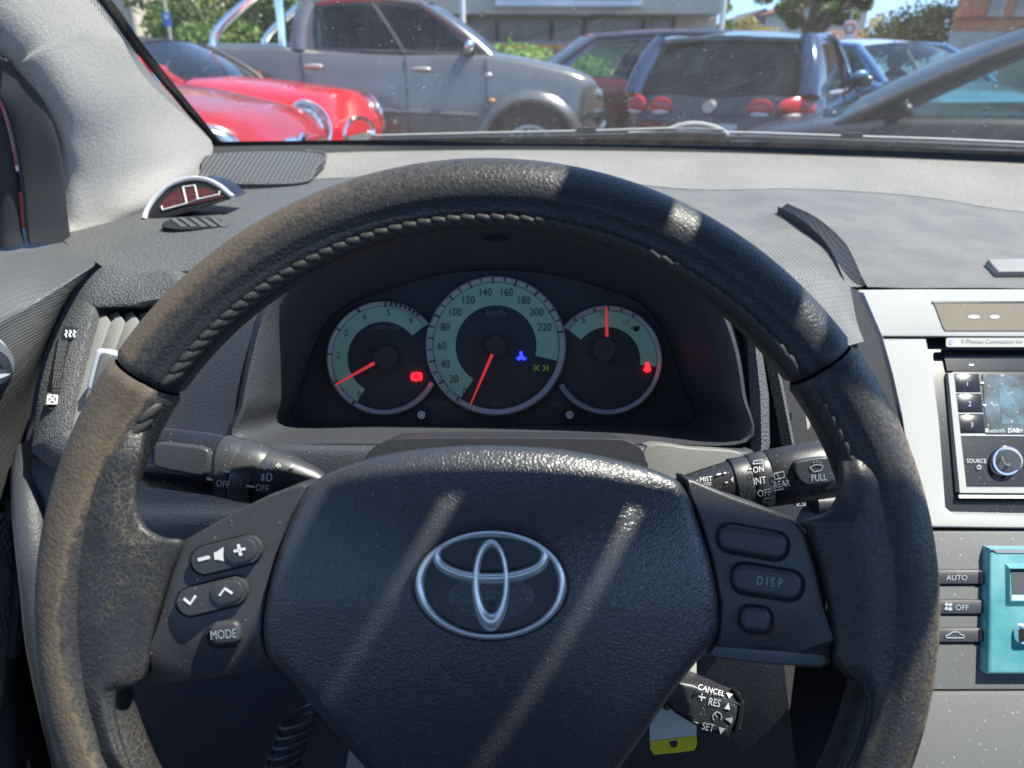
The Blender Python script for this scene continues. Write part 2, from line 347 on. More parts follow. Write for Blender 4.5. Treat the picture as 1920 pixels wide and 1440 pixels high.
def worn_leather(name, grain=330, crack=.0, base=(.029, .029, .031), worn=(.125, .100, .074), rough=.5, jag=2.2):
    """black leather whose coat has rubbed off where the point attribute 'wear' is high"""
    m = bpy.data.materials.new(name); m.use_nodes = True; nt = m.node_tree; N = nt.nodes; L = nt.links; b = N['Principled BSDF']
    tc = N.new('ShaderNodeTexCoord'); at = N.new('ShaderNodeAttribute'); at.attribute_name = 'wear'
    def ntex(sc, det=4, rg=.6):
        n = N.new('ShaderNodeTexNoise'); n.inputs['Scale'].default_value = sc; n.inputs['Detail'].default_value = det; n.inputs['Roughness'].default_value = rg; L.new(tc.outputs['Object'], n.inputs['Vector']); return n
    def mth(op, a, c):
        x = N.new('ShaderNodeMath'); x.operation = op
        for i, q in enumerate((a, c)):
            if isinstance(q, (int, float)): x.inputs[i].default_value = q
            else: L.new(q, x.inputs[i])
        return x.outputs[0]
    def rmp(src, a, c, o0=0, o1=1):
        r = N.new('ShaderNodeMapRange'); r.inputs[1].default_value = a; r.inputs[2].default_value = c; r.inputs[3].default_value = o0; r.inputs[4].default_value = o1; L.new(src, r.inputs[0]); return r.outputs[0]
    def mix(f, a, c):
        x = N.new('ShaderNodeMix'); x.data_type = 'RGBA'; L.new(f, x.inputs[0])
        for s, val in ((6, a), (7, c)):
            if isinstance(val, tuple): x.inputs[s].default_value = (*val, 1)
            else: L.new(val, x.inputs[s])
        return x.outputs[2]
    j = mth('MULTIPLY', mth('SUBTRACT', ntex(230, 4, .6).outputs[0], .5), jag)
    w = rmp(mth('ADD', at.outputs['Fac'], j), -.35, .35)
    edge = rmp(mth('ABSOLUTE', mth('ADD', at.outputs['Fac'], j), 0), .0, .5, 1, 0)
    g = ntex(60, 5, .7); wc = mix(rmp(g.outputs[0], .35, .7), worn, tuple(c * .62 for c in worn))
    wc = mix(edge, wc, (.17, .125, .075))
    vo = N.new('ShaderNodeTexVoronoi'); vo.feature = 'DISTANCE_TO_EDGE'; vo.inputs['Scale'].default_value = grain
    ws = N.new('ShaderNodeVectorMath'); ws.operation = 'SCALE'; ws.inputs[3].default_value = 1.3 / grain; L.new(ntex(grain * .5, 2).outputs['Color'], ws.inputs[0])
    wa = N.new('ShaderNodeVectorMath'); L.new(tc.outputs['Object'], wa.inputs[0]); L.new(ws.outputs[0], wa.inputs[1]); L.new(wa.outputs[0], vo.inputs['Vector'])
    cell = rmp(vo.outputs['Distance'], 0, .25)
    bc = mix(rmp(ntex(420, 3).outputs[0], .62, .72), base, tuple(c * 2 for c in base))
    sp_ = mth('MULTIPLY', rmp(at.outputs['Fac'], -1.5, .4), rmp(ntex(520, 4, .7).outputs[0], .38, .72)); bc = mix(sp_, bc, tuple(c * 1.15 for c in worn))
    if crack:
        big = N.new('ShaderNodeTexVoronoi'); big.feature = 'DISTANCE_TO_EDGE'; big.inputs['Scale'].default_value = 330; w4 = N.new('ShaderNodeVectorMath'); w4.operation = 'SCALE'; w4.inputs[3].default_value = .010; L.new(ntex(110, 3).outputs['Color'], w4.inputs[0]); w5 = N.new('ShaderNodeVectorMath'); L.new(tc.outputs['Object'], w5.inputs[0]); L.new(w4.outputs[0], w5.inputs[1]); L.new(w5.outputs[0], big.inputs['Vector'])
        ck = mth('MULTIPLY', rmp(big.outputs['Distance'], .0, .10, 1, 0), rmp(ntex(38, 3).outputs[0], .42, .62)); ck = mth('MULTIPLY', ck, crack)
        bc = mix(ck, bc, (.16, .135, .09))
    L.new(mix(w, bc, wc), b.inputs['Base Color']); L.new(rmp(w, 0, 1, rough - .04, .78), b.inputs['Roughness'])
    b.inputs['Specular IOR Level'].default_value = .5
    bp = N.new('ShaderNodeBump'); bp.inputs['Distance'].default_value = .00010; L.new(cell, bp.inputs['Height'])
    b2 = N.new('ShaderNodeBump'); b2.inputs['Distance'].default_value = .00022; L.new(ntex(170, 3).outputs[0], b2.inputs['Height']); L.new(bp.outputs[0], b2.inputs['Normal'])
    L.new(b2.outputs[0], b.inputs['Normal']); return m
MT['rim_top'] = worn_leather('rim_leather', 420, worn=(.12, .093, .064), jag=.5, base=(.022, .024, .028))
MT['rim_left'] = worn_leather('worn_grip_leather', 330, crack=.5)
MT['rim_right'] = worn_leather('right_grip_leather', 380, crack=.25, worn=(.22, .17, .115))
# ================================================================== windscreen, pillar, door, cabin shell
WB = [(150, 300, .70), (400, 280, .95), (690, 275, 1.08), (960, 272, 1.12), (1300, 276, 1.13), (1600, 285, 1.10), (1920, 297, 1.05), (2400, 318, .92)]   # foot of the glass
wb = [PY(*p) for p in WB]
RAKE = Vector((0, -.70, .40))
HEADER = [(-.325, .15), (-.2, .163), (.05, .178), (.37, .183), (.7, .178), (.95, .163), (1.07, .15)]
PIN = [(405, 279, .955), (330, 190, .866), (240, 80, .768), (175, -8, .715)]
pin_w = [PY(*p) for p in PIN]; pin_w += [lerp(pin_w[-1], Vector((-.325, .155, 1.55)), t) for t in (.33, .66, 1.0)]
ws = thing('windscreen', 'wide raked windscreen, dusty and streaked, above the dashboard', 'windscreen', PY(960, 272, 1.12))
MT['ws_glass'] = GLASS('dusty_windscreen_glass', (.93, .97, .95), .55, .98, dustf=.5, dscale=260, haze=.032)
def resample(c, n):
    L = [0]
    for p, q in zip(c, c[1:]): L.append(L[-1] + (q - p).length)
    out = []; k = 0
    for i in range(n):
        s = L[-1] * i / (n - 1)
        while k < len(c) - 2 and L[k + 1] < s: k += 1
        out.append(lerp(c[k], c[k + 1], (s - L[k]) / max(L[k + 1] - L[k], 1e-9)))
    return out
bot = resample(spline([p + Vector((0, .012, -.01)) for p in wb[1:]], 8), 40); tp = resample(spline([Vector((x, y, 1.555)) for x, y in HEADER], 8), 40)
lft = resample(spline([p + Vector((-.004, .012, 0)) for p in pin_w], 8), 17)
rows = []
for k in range(17):
    t = k / 16; row = []
    for i, (a, b) in enumerate(zip(bot, tp)):
        q = lerp(a, b, t) + Vector((0, .03, .018)) * math.sin(math.pi * t)
        e = lft[k] - (lerp(bot[0], tp[0], t) + Vector((0, .03, .018)) * math.sin(math.pi * t))
        row.append(q + e * max(0, 1 - i / 12))
    rows.append(row)
obj('glass', MB().grid(rows), MT['ws_glass'], ws)
# black band along the foot of the glass
rows = []
for a in spline(wb[1:], 8):
    rows.append([a + Vector((0, -.012, -.006)), a + Vector((0, -.006, .006)), a + RAKE * .02 + Vector((0, .004, .002)), a + RAKE * .02 + Vector((0, .012, 0)), a + Vector((0, .02, -.012))])
obj('foot_seal', MB().grid(rows, close_u=True), MT['seal'], ws)
# dotted black edge beside the pillar
pin = spline(pin_w, 10)
rows = [[p + Vector((-.005, .012, 0)), p + Vector((.0015, .011, .002)), p + Vector((.0015, .016, .002))] for p in pin]
obj('edge_band', MB().grid(rows, close_u=True), MT['seal'], ws)
dots = MB()
for i in range(0, 150):
    t = i / 150 * (len(pin) - 1); k = int(t); p = lerp(pin[k], pin[min(k + 1, len(pin) - 1)], t - k) + Vector((.004, .013, .002))
    dots.box(p, (.0022, .0008, .0011))
obj('edge_dots', dots, MT['seal'], ws, smooth=False, kind='stuff')
# ---- pillar trim: columns from the glass edge to the door seal
pil = thing('windscreen_pillar', 'pale fabric covered pillar between the windscreen and the side window', 'pillar', PY(270, 405, .8))
WV = lambda x, y, z: Vector((x, y, z))
PC = [
 [WV(-.325, .155, 1.55), WV(-.325, .10, 1.54), WV(-.327, .04, 1.53), WV(-.345, .02, 1.52), WV(-.37, .01, 1.51)],
 [WV(-.349, .44, 1.402), WV(-.348, .385, 1.386), WV(-.349, .325, 1.370), WV(-.364, .305, 1.358), WV(-.387, .30, 1.348)],
 [(172, -8, .715), (110, 10, .655), (30, 25, .598), (-20, 60, .578), (-55, 75, .572)],
 [(238, 80, .768), (170, 85, .7005), (90, 105, .6335), (35, 130, .613), (-2, 108, .613)],
 [(290, 145, .825), (225, 160, .752), (140, 190, .674), (90, 205, .652), (62, 172, .655)],
 [(345, 208, .885), (270, 235, .80), (175, 265, .715), (125, 270, .68), (95, 250, .675)],
 [(405, 279, .952), (320, 300, .84), (192, 335, .735), (140, 335, .70), (110, 330, .69)],
 [(385, 320, .92), (300, 370, .80), (195, 400, .735), (150, 410, .705), (118, 405, .695)],
 [(330, 375, .84), (260, 415, .78), (195, 432, .732), (150, 440, .70), (122, 440, .69)],
]
rows = surf([[p if isinstance(p, Vector) else PY(*p) for p in r] for r in PC], 8, 8)
obj('fabric_trim', MB().grid(rows), MT['fabric'], pil, sharp=80)
SE = [[WV(-.37, .06, 1.51), WV(-.41, .03, 1.49)], [WV(-.385, .315, 1.35), WV(-.43, .28, 1.33)], [(-55, 75, .56), (-90, 110, .54)], [(-2, 108, .612), (-40, 140, .58)], [(62, 172, .652), (0, 185, .60)], [(95, 250, .672), (22, 250, .62)], [(110, 330, .687), (38, 335, .635)], [(118, 405, .69), (46, 420, .64)], [(124, 450, .69), (52, 455, .64)]]
r2 = []
for a, b in SE:
    A, B = (a, b) if isinstance(a, Vector) else (PY(*a), PY(*b)); r2.append([A, lerp(A, B, .12) + Vector((.012, -.006, 0)), lerp(A, B, .5) + Vector((.010, -.01, 0)), lerp(A, B, .9) + Vector((.006, -.01, 0)), B])
obj('door_seal', MB().grid(surf(r2, 4, 6)), MT['rubber'], pil)
# ---- driver door
door = thing('driver_door', 'grey driver door with woven trim, speaker grille and window', 'door', P(40, 700, .52))
r3 = []
for a, b in SE:
    B = b if isinstance(b, Vector) else PY(*b); o = Vector((-.02, -.01, 0)); r3.append([B + Vector((.0, -.004, 0)), B + Vector((-.004, -.016, 0)), B + o * .7 + Vector((0, -.012, 0)), B + o])
obj('window_frame', MB().grid(surf(r3, 3, 6)), MT['rubber'], door)
MT['side_glass'] = GLASS('side_glass', (.78, .9, .92), 1.0, .9, haze=.3)  # dense haze stands in for bright sky beyond the pane
g = MB(); A = PY(45, 450, .66) + Vector((-.03, -.0, -.02)); 
g.grid([[A + Vector((0, .05 - .05 * k, 0)), A + Vector((.06, -.25 - .05 * k, .42))] for k in range(0, 24)])
obj('window_glass', g, MT['side_glass'], door)
# upper door trim (woven), its ledge, rolled edge and side
DT = [
 [(-260, 430, .60), (-60, 425, .68), (45, 428, .70), (98, 437, .70)],
 [(-260, 480, .50), (-60, 475, .60), (45, 448, .67), (150, 462, .66)],
 [(-260, 560, .44), (-60, 545, .53), (60, 500, .595), (172, 480, .625)],
 [(-260, 640, .41), (-90, 625, .47), (40, 570, .545), (178, 494, .605)],
 [(-260, 690, .41), (-90, 680, .46), (28, 610, .535), (165, 512, .60)],
 [(-260, 760, .43), (-90, 760, .475), (40, 690, .545), (120, 580, .595)],
 [(-260, 860, .47), (-90, 860, .50), (20, 800, .56), (72, 700, .60)],
 [(-260, 960, .50), (-90, 960, .52), (5, 920, .57), (48, 830, .61)],
 [(-260, 1010, .52), (-90, 1000, .53), (-5, 965, .575), (15, 950, .60)],
]
obj('woven_trim', MB().grid(surf([[P(x, y, d) for x, y, d in r] for r in DT], 8, 6)), MT['weave'], door, sharp=75)
obj('trim_line', strip([(-10, 490), (30, 470), (78, 441)], 3, lambda x, y: pl(x, [(-10, .60), (30, .655), (78, .692)]) - .004, .002), MT['vent'], door)
DL = [
 [(-200, 1000, .53), (-20, 960, .575), (18, 950, .60), (50, 930, .66)],
 [(-200, 1100, .53), (0, 1040, .57), (35, 1040, .60), (60, 1040, .68)],
 [(-200, 1250, .53), (0, 1200, .57), (32, 1180, .60), (70, 1200, .68)],
 [(-200, 1500, .54), (0, 1500, .58), (60, 1500, .62), (140, 1500, .70)],
]
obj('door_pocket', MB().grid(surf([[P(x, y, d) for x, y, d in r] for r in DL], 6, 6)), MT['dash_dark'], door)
SG = [[(-120, 950, .535), (-30, 955, .555), (8, 962, .58), (24, 985, .592)], [(-120, 1080, .525), (-30, 1080, .55), (10, 1085, .575), (29, 1090, .59)], [(-120, 1220, .525), (-30, 1220, .55), (5, 1200, .575), (20, 1200, .59)], [(-120, 1440, .53), (-30, 1400, .555), (0, 1330, .58), (10, 1300, .592)]]
obj('speaker_grille', MB().grid(surf([[P(x, y, d - .01) for x, y, d in r] for r in SG], 6, 6)), MT['grille'], door)
obj('grille_surround', MB().tube(spline([P(8, 940, .585), P(28, 965, .585), P(38, 1010, .58), P(38, 1060, .58), P(30, 1140, .58), P(22, 1230, .58)], 5), .006, 8), MT['dash_dark'], door)
# small lock button edge at the far left of the trim
obj('door_handle', MB().tube(spline([P(-30, 640, .455), P(-4, 660, .50), P(6, 685, .525), P(0, 700, .525), P(-40, 715, .47)], 5), .007, 8), MT['silver_dull'], door)
# ---- cabin shell that shades the interior (roof lining, floor, far door, seats' back wall)
cab = thing('car_cabin', 'roof lining, floor and passenger door enclosing the front seats', 'car cabin', (.37, -.4, .3))
roof_y = lambda x: .180 - .03 * ((x - .37) / .7) ** 2
rows = []
for i in range(13):
    x = -.42 + 1.58 * i / 12; yh = roof_y(x); sag = .05 * ((x - .37) / .8) ** 2
    rows.append([Vector((x, yh - .01, 1.548 - sag)), Vector((x, yh, 1.565 - sag)), Vector((x, yh - .1, 1.60 - sag)), Vector((x, -.6, 1.64 - sag)), Vector((x, -1.7, 1.60 - sag)), Vector((x, -1.7, 1.57 - sag)), Vector((x, -.6, 1.61 - sag)), Vector((x, yh - .1, 1.57 - sag))])
MT['lining'] = M('roof_lining', (.42, .41, .39), .95, bumps=(('noise', 700, .0005),))
obj('roof_lining', MB().grid(rows, close_u=True), MT['lining'], cab)
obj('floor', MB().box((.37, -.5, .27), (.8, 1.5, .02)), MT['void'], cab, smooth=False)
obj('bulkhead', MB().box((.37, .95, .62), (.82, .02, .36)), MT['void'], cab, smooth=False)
obj('passenger_door', MB().box((1.16, -.3, .62), (.03, 1.2, .33)).box((1.12, -.45, 1.25), (.02, .05, .32)), MT['dash_dark'], cab, smooth=False)
obj('rear_bench', MB().box((.37, -1.3, .7), (.75, .12, .4)).box((.37, -.95, .55), (.75, .3, .12)), M('seat_fabric_beige', (.30, .27, .24), .9), cab, smooth=False)
obj('driver_side_sill', MB().box((-.47, -.35, .58), (.03, .75, .29)).box((-.44, -.5, 1.22), (.02, .06, .32)), MT['dash_dark'], cab, smooth=False)

# ---- unseen cards added to break up the sunlight on the wheel, and the mirror
ph = thing('sun_blocker', 'unseen dark cards added at the top of the windscreen to block sunlight', 'light blocker', (.30, .30, 1.50))
def up_glass(x, y):                                # from the reference plane z=1.45 along the sun to just inside the glass
    r = Vector((x, y, 1.45)); best = None
    for k in range(200):
        q = r + SUN * (k * .001)
        if q.z > 1.535 - (q.y - .185) * .44: return q
    return q
def card(nm, x0, x1, y0, y1, x2=None, x3=None):  # one added card, shaped to block sunlight
    c_ = [up_glass(x0, y0), up_glass(x1, y0), up_glass(x1 if x3 is None else x3, y1), up_glass(x0 if x2 is None else x2, y1)]
    obj(nm, prism(c_, Vector((0, -.001, -.003))), MT['plastic'], ph, smooth=False)
card('blocker_bar', .160, .43, .2274, .236)
for x0, x1, x2, x3 in ((.160, .1945, .160, .2045), (.2025, .2705, .2135, .2805), (.2795, .43, .2895, .43)): card('card', x0, x1, .168, .2272, x2, x3)
for x0, x1 in ((.189, .239), (.253, .311), (.327, .378)): card('card', x0, x1, .251, .307)
mr = thing('rear_view_mirror', 'black rear view mirror on its stalk at the top of the windscreen', 'mirror', (.47, .22, 1.47))
obj('housing', MB().ell((.58, .21, 1.47), (Vector((.115, .02, 0)), Vector((0, .022, .004)), Vector((0, 0, .034))), 20, 10), MT['plastic'], mr)
obj('stalk', MB().tube([Vector((.58, .22, 1.48)), Vector((.58, .235, 1.50)), Vector((.58, .24, 1.515))], .008, 10), MT['plastic'], mr)
# ================================================================== dashboard
dash = thing('dashboard', 'grey grained dashboard with ribbed pad, pale strip under the windscreen and left air vent', 'dashboard', P(700, 900, .60))
# pale strip under the glass
SA = [(385, 290, .93), (690, 278, 1.075), (960, 275, 1.115), (1300, 279, 1.125), (1600, 288, 1.095), (1920, 300, 1.045), (2350, 318, .93)]
SB = [(352, 352, .86), (600, 335, .95), (960, 322, .98), (1280, 354, .94), (1500, 354, .94), (1720, 368, .925), (1920, 398, .89), (2350, 440, .80)]
a = spline([PY(*p) + Vector((0, -.006, -.004)) for p in SA], 9); b = spline([PY(*p) for p in SB], 9)
a = resample(a, 60); b = resample(b, 60)
rows = [[p + Vector((0, .02, -.03)) for p in a], a, [lerp(p, q, .33) + Vector((0, 0, .0025)) for p, q in zip(a, b)], [lerp(p, q, .7) + Vector((0, 0, .0025)) for p, q in zip(a, b)], b, [p + Vector((0, 0, -.012)) for p in b]]
obj('pale_strip', MB().grid(rows), MT['strip'], dash)
# main pad, left part (grained) and right part (ribbed)
r0 = [(340, 354, .855), (430, 346, .885), (600, 336, .948), (930, 322, .975), (1280, 355, .936), (1500, 355, .936), (1720, 369, .922), (1920, 399, .886), (2350, 441, .797)]
r1 = [(215, 412, .75), (310, 400, .755), (540, 385, .77), (930, 350, .80), (1310, 405, .79), (1490, 400, .80), (1700, 412, .81), (1920, 430, .80), (2350, 470, .72)]
r2 = [(112, 437, .69), (260, 445, .67), (480, 430, .66), (930, 372, .66), (1350, 465, .67), (1540, 468, .69), (1710, 475, .695), (1920, 485, .69), (2350, 510, .64)]
r3 = [(192, 500, .605), (275, 505, .595), (440, 500, .57), (930, 392, .49), (1400, 545, .56), (1598, 538, .60), (1710, 540, .60), (1920, 541, .60), (2350, 560, .56)]
ctrl = [[PY(*p) for p in r] for r in (r0, r1, r2, r3)]
full = surf(ctrl, 8, 8)                    # rows x cols ; column index 8 per control span
cut = 8 * 4 - 2
obj('grained_pad', MB().grid([r[:cut + 1] for r in full]), MT['dash'], dash, sharp=80)
obj('ribbed_pad', MB().grid([r[cut:] for r in full]), MT['pad'], dash, sharp=80)
# crease from pad to console: its dark colour carries the shadow at the step
Lp = [(1458, 392, .80), (1503, 428, .745), (1548, 480, .69), (1578, 530, .62), (1588, 550, .602)]
Rp = [(1474, 388, .80), (1528, 424, .745), (1580, 478, .69), (1610, 527, .62), (1622, 541, .602)]
LF_ = (.003, .008, .011, .006, .003)
L1 = spline([PY(*p) + Vector((0, 0, q)) for p, q in zip(Lp, LF_)], 8); R1 = spline([PY(*p) + Vector((0, 0, q + .001)) for p, q in zip(Rp, LF_)], 8)
rows = [[p + Vector((0, 0, -.012)) for p in L1], L1, [lerp(p, q, .12) + Vector((0, 0, -.004)) for p, q in zip(L1, R1)], [lerp(p, q, .9) + Vector((0, 0, -.001)) for p, q in zip(L1, R1)], R1, [p + Vector((.004, 0, -.006)) for p in R1]]
MT['crease'] = M('crease_shadow', (.035, .036, .04), .6, bumps=(('dots2', math.pi / .004, .0003),))
obj('crease', MB().grid(rows), MT['crease'], dash)
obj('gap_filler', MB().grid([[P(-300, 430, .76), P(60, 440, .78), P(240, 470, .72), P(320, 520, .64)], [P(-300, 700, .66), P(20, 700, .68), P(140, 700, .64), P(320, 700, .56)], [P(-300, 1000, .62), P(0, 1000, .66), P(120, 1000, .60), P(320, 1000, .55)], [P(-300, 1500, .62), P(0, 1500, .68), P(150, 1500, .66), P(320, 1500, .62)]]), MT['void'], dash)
# small silver handle bar at the right edge of the pad
obj('demister_nozzle', prism([PY(x, y, Y) + Vector((0, 0, .002)) for x, y, Y in ((1852, 489, .665), (1990, 486, .665), (1990, 512, .63), (1872, 513, .63), (1860, 500, .65))], Vector((0, .004, -.01)), .002), MT['vent'], dash)
# speaker grille behind the parking display
sgp = [(404, 289, .925), (600, 287, .99), (590, 318, .945), (566, 343, .905), (440, 346, .865), (372, 345, .855), (378, 318, .885)]
MT['mesh'] = M('fine_grille', (.10, .102, .105), .55, bumps=(('dots2', math.pi / .0050, .0025),))
fr = spline([PY(*p) + Vector((0, -.001, .001)) for p in sgp], 5, True)
g_ = obj('speaker_cover', prism(fr, Vector((0, .0, -.008)), .001), MT['mesh'], dash)
obj('cover_rim', MB().tube([fr[i] for i in range(4, 26)], .0022, 6), MT['dash'], g_)
# small oval demister vent with four slanted vanes
VY = lambda y: .690 - (y - 419) * .0012
ov = ellp(360, 419, 57, 11.5, 36, 3)
vent2 = obj('side_demister_vent', prism([PY(x, y, VY(y)) + Vector((0, 0, .0005)) for x, y in ov], Vector((0, 0, -.01))), MT['void'], dash)
for k in range(5):
    x0 = 318 + 19 * k
    obj('vane', prism([PY(x, y, VY(y)) + Vector((0, 0, .0015)) for x, y in ((x0, 411), (x0 + 9, 411), (x0 + 34, 427), (x0 + 22, 428))], Vector((0, .001, -.008))), MT['dash'], vent2, smooth=False)
# ---- left air-vent panel
outer = [(192, 500, .598), (275, 505, .588), (340, 520, .57), (330, 700, .515), (310, 850, .49), (230, 880, .49), (130, 890, .50), (66, 852, .522), (62, 822, .53), (80, 700, .557), (128, 585, .586)]
inner = [(184, 576, .563), (250, 574, .56), (330, 574, .555), (318, 700, .512), (300, 818, .488), (230, 822, .488), (150, 822, .492), (126, 812, .497), (128, 790, .502), (150, 690, .53), (176, 585, .56)]
O = spline([P(*p) for p in outer], 6, True); I = spline([P(*p) for p in inner], 6, True)
mid = [lerp(p, q, .5) - cF * .004 for p, q in zip(O, I)]; lip = [lerp(p, q, .93) - cF * .003 for p, q in zip(O, I)]
vp = obj('vent_surround', MB().grid([[p + cF * .05 for p in O], O, [lerp(p, q, .12) - cF * .004 for p, q in zip(O, I)], mid, lip, I, [p + cF * .045 for p in I]], close_u=True), MT['dash'], dash, sharp=60)
obj('duct', MB().add([p + cF * .045 for p in I], [tuple(range(len(I)))]), MT['void'], vp, smooth=False)
for k in range(6):
    fx = [(203, 604), (186, 650), (168, 705), (152, 760), (143, 812)]
    rows = []
    for x, y in fx:
        dd = pl(y, [(574, .558), (822, .490)])
        a_ = P(x + 27 * k, y, dd + .004); b_ = P(x + 27 * k - 24, y - 14, dd + .026)
        rows.append([a_, b_, b_ + Vector((.002, 0, 0)), a_ + Vector((.002, .0, 0))])
    tp_ = P(192 + 27 * k, 586, .575); rows.insert(0, [tp_, tp_ + Vector((-.001, .002, 0)), tp_ + Vector((.0012, .002, 0)), tp_ + Vector((.0015, 0, 0))])
    obj('slat', MB().grid(rows, close_u=True), MT['vent'], vp, sharp=50)
kn = pprism(rrect(213, 702, 92, 84, 12, -14), .500, .012, .003, 3)
kb = obj('direction_knob', kn, MT['silver_dull'], vp)
obj('knob_pad', pprism(rrect(219, 703, 84, 70, 9, -14), .4985, .003, .002), MT['console'], kb)
def dv(x, y): return pl(y, [(500, .59), (585, .578), (700, .545), (820, .517), (890, .497)]) - .0115
th = MB(); rows = []
for k in range(15):
    a_ = R(-62 + 124 * k / 14); yy = 690 - 66 * math.sin(a_) / math.sin(R(62)); off = (math.cos(a_) - .47) * .022
    xx = pl(yy, [(620, 122), (690, 110), (760, 104)])
    rows.append([P(xx - 11, yy, dv(xx, yy) + .006 - off * .5), P(xx - 9, yy, dv(xx, yy) + .004 - off), P(xx + 8, yy, dv(xx, yy) + .004 - off), P(xx + 10, yy, dv(xx, yy) + .006 - off * .5)])
MT['knurl'] = M('knurled_wheel', (.05, .05, .05), .5, bumps=(('dots', 480, .0012),))
obj('thumbwheel_slot', pprism([(118, 612), (138, 612), (124, 766), (93, 768), (97, 700)], dv, .004), MT['void'], vp, smooth=False)
obj('thumbwheel', MB().grid(rows), MT['knurl'], vp)
ic = obj('vent_open_tile', pprism([(119, 614), (146, 614), (143, 637), (115, 637)], lambda x, y: dv(x, y) - .002, .004, .0005), MT['gloss'], vp)
for k in range(3):
    xo = 122 + 7.5 * k
    obj('symbol', strip([(xo + 1, 619), (xo + 4, 623), (xo, 627), (xo + 3, 632)], 2.6, lambda x, y: dv(x, y) - .0026, .0004), MT['white'], ic, smooth=False)
ic = obj('vent_closed_tile', pprism([(88, 737), (110, 737), (108, 760), (84, 760)], lambda x, y: dv(x, y) - .002, .004, .0005), MT['console'], vp)
for pth in ([(90, 741), (107, 741), (106, 757), (88, 757), (90, 741)], [(91, 742), (105, 756)], [(106, 742), (89, 756)]):
    obj('symbol', strip(pth, 2.4, lambda x, y: dv(x, y) - .0026, .0004), MT['white'], ic, smooth=False)
# ---- fascia between vent and binnacle
LF = [[(310, 580, .535), (400, 575, .50), (500, 570, .47)], [(300, 610, .53), (390, 610, .49), (478, 610, .462)], [(290, 720, .505), (380, 720, .475), (450, 710, .458)], [(280, 840, .485), (370, 840, .468), (430, 840, .458)]]
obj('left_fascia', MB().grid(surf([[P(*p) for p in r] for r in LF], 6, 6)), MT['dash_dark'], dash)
# lower fascia: below vent and binnacle, down to the knees
KF = [[(60, 860, .535), (250, 845, .49), (430, 832, .462), (700, 834, .452), (930, 835, .450), (1200, 834, .452), (1392, 838, .458), (1420, 842, .47)],
      [(60, 880, .53), (250, 868, .475), (430, 846, .446), (700, 846, .438), (930, 846, .436), (1200, 846, .438), (1386, 852, .446), (1420, 856, .46)],
      [(55, 950, .53), (250, 940, .475), (430, 940, .45), (700, 940, .44), (930, 940, .438), (1200, 940, .44), (1390, 905, .448), (1420, 905, .46)],
      [(60, 1040, .53), (250, 1060, .485), (430, 1060, .465), (700, 1060, .455), (930, 1060, .455), (1200, 1060, .455), (1400, 1010, .47), (1440, 1000, .48)],
      [(110, 1500, .60), (250, 1500, .60), (430, 1500, .60), (700, 1500, .60), (930, 1500, .60), (1200, 1500, .60), (1400, 1500, .60), (1500, 1500, .60)]]
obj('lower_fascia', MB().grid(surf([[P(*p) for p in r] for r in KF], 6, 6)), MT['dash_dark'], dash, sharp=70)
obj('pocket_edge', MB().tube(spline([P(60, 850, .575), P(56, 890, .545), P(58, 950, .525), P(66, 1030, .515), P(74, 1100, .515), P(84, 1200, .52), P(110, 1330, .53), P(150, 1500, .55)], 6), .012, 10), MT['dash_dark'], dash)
# ---- right flank: grained cheek, mesh strip, dark recess
fl = [(560, 1386, 1408), (640, 1402, 1424), (740, 1406, 1439), (830, 1408, 1441), (900, 1410, 1430)]
obj('cheek', MB().grid([[P(a_ - 6, y, .476), P(a_, y, .456), P(lerp(a_, b_, .6), y, .452), P(b_, y, .462), P(b_ + 4, y, .49)] for y, a_, b_ in fl]), MT['dash'], dash)
ms = [(540, 1402, 1420), (640, 1427, 1450), (740, 1448, 1471), (800, 1460, 1483), (900, 1478, 1502)]
MT['meshstrip'] = M('ribbed_side_strip', (.11, .11, .11), .5, bumps=(('dots', 420, .0012),))
obj('ribbed_side_strip', MB().grid([[P(a_ - 4, y, .50), P(a_, y, .478), P(b_ - 4, y, .474), P(b_, y, .478), P(b_ + 2, y, .51)] for y, a_, b_ in ms]), MT['meshstrip'], dash)
MT['recess'] = M('recess_shade_black', (.012, .012, .014), .8)  # black holds the shade that falls between pad and console
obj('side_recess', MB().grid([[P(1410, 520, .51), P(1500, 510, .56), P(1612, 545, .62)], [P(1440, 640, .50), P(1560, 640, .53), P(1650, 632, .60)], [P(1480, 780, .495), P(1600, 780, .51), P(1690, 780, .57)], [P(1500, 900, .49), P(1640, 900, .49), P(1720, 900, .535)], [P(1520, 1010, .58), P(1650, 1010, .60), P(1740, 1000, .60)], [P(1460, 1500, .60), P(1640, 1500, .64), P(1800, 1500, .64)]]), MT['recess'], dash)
obj('flank_pad', MB().grid(surf([[P(1385, 510, .515), P(1500, 508, .556), P(1594, 538, .606)], [P(1430, 600, .494), P(1530, 600, .527), P(1606, 600, .577)], [P(1452, 668, .488), P(1560, 655, .512), P(1620, 640, .556)]], 5, 5)), MT['pad'], dash)
obj('pale_lit_sliver', MB().grid([[P(1508, 742, .49), P(1512, 740, .49)], [P(1510, 770, .485), P(1519, 772, .485)], [P(1514, 806, .48), P(1519, 800, .48)]]), MT['vent'], dash)  # pale sliver stands in for a sunlit spot in the gap
rv = obj('right_vent_tile', pprism(rrect(1502, 941, 18, 16, 2), .447, .004), MT['void'], dash)
for pth in ([(1494, 933), (1510, 933), (1510, 948), (1494, 948), (1494, 933)], [(1495, 934), (1509, 947)], [(1509, 934), (1495, 947)]):
    obj('symbol', strip(pth, 2.2, .4465, .0003), MT['white_dim'], rv, smooth=False)
obj('right_thumbwheel', MB().tube([P(1528, 946, .455), P(1575, 944, .455)], .0065, 20), MT['plastic'], dash)
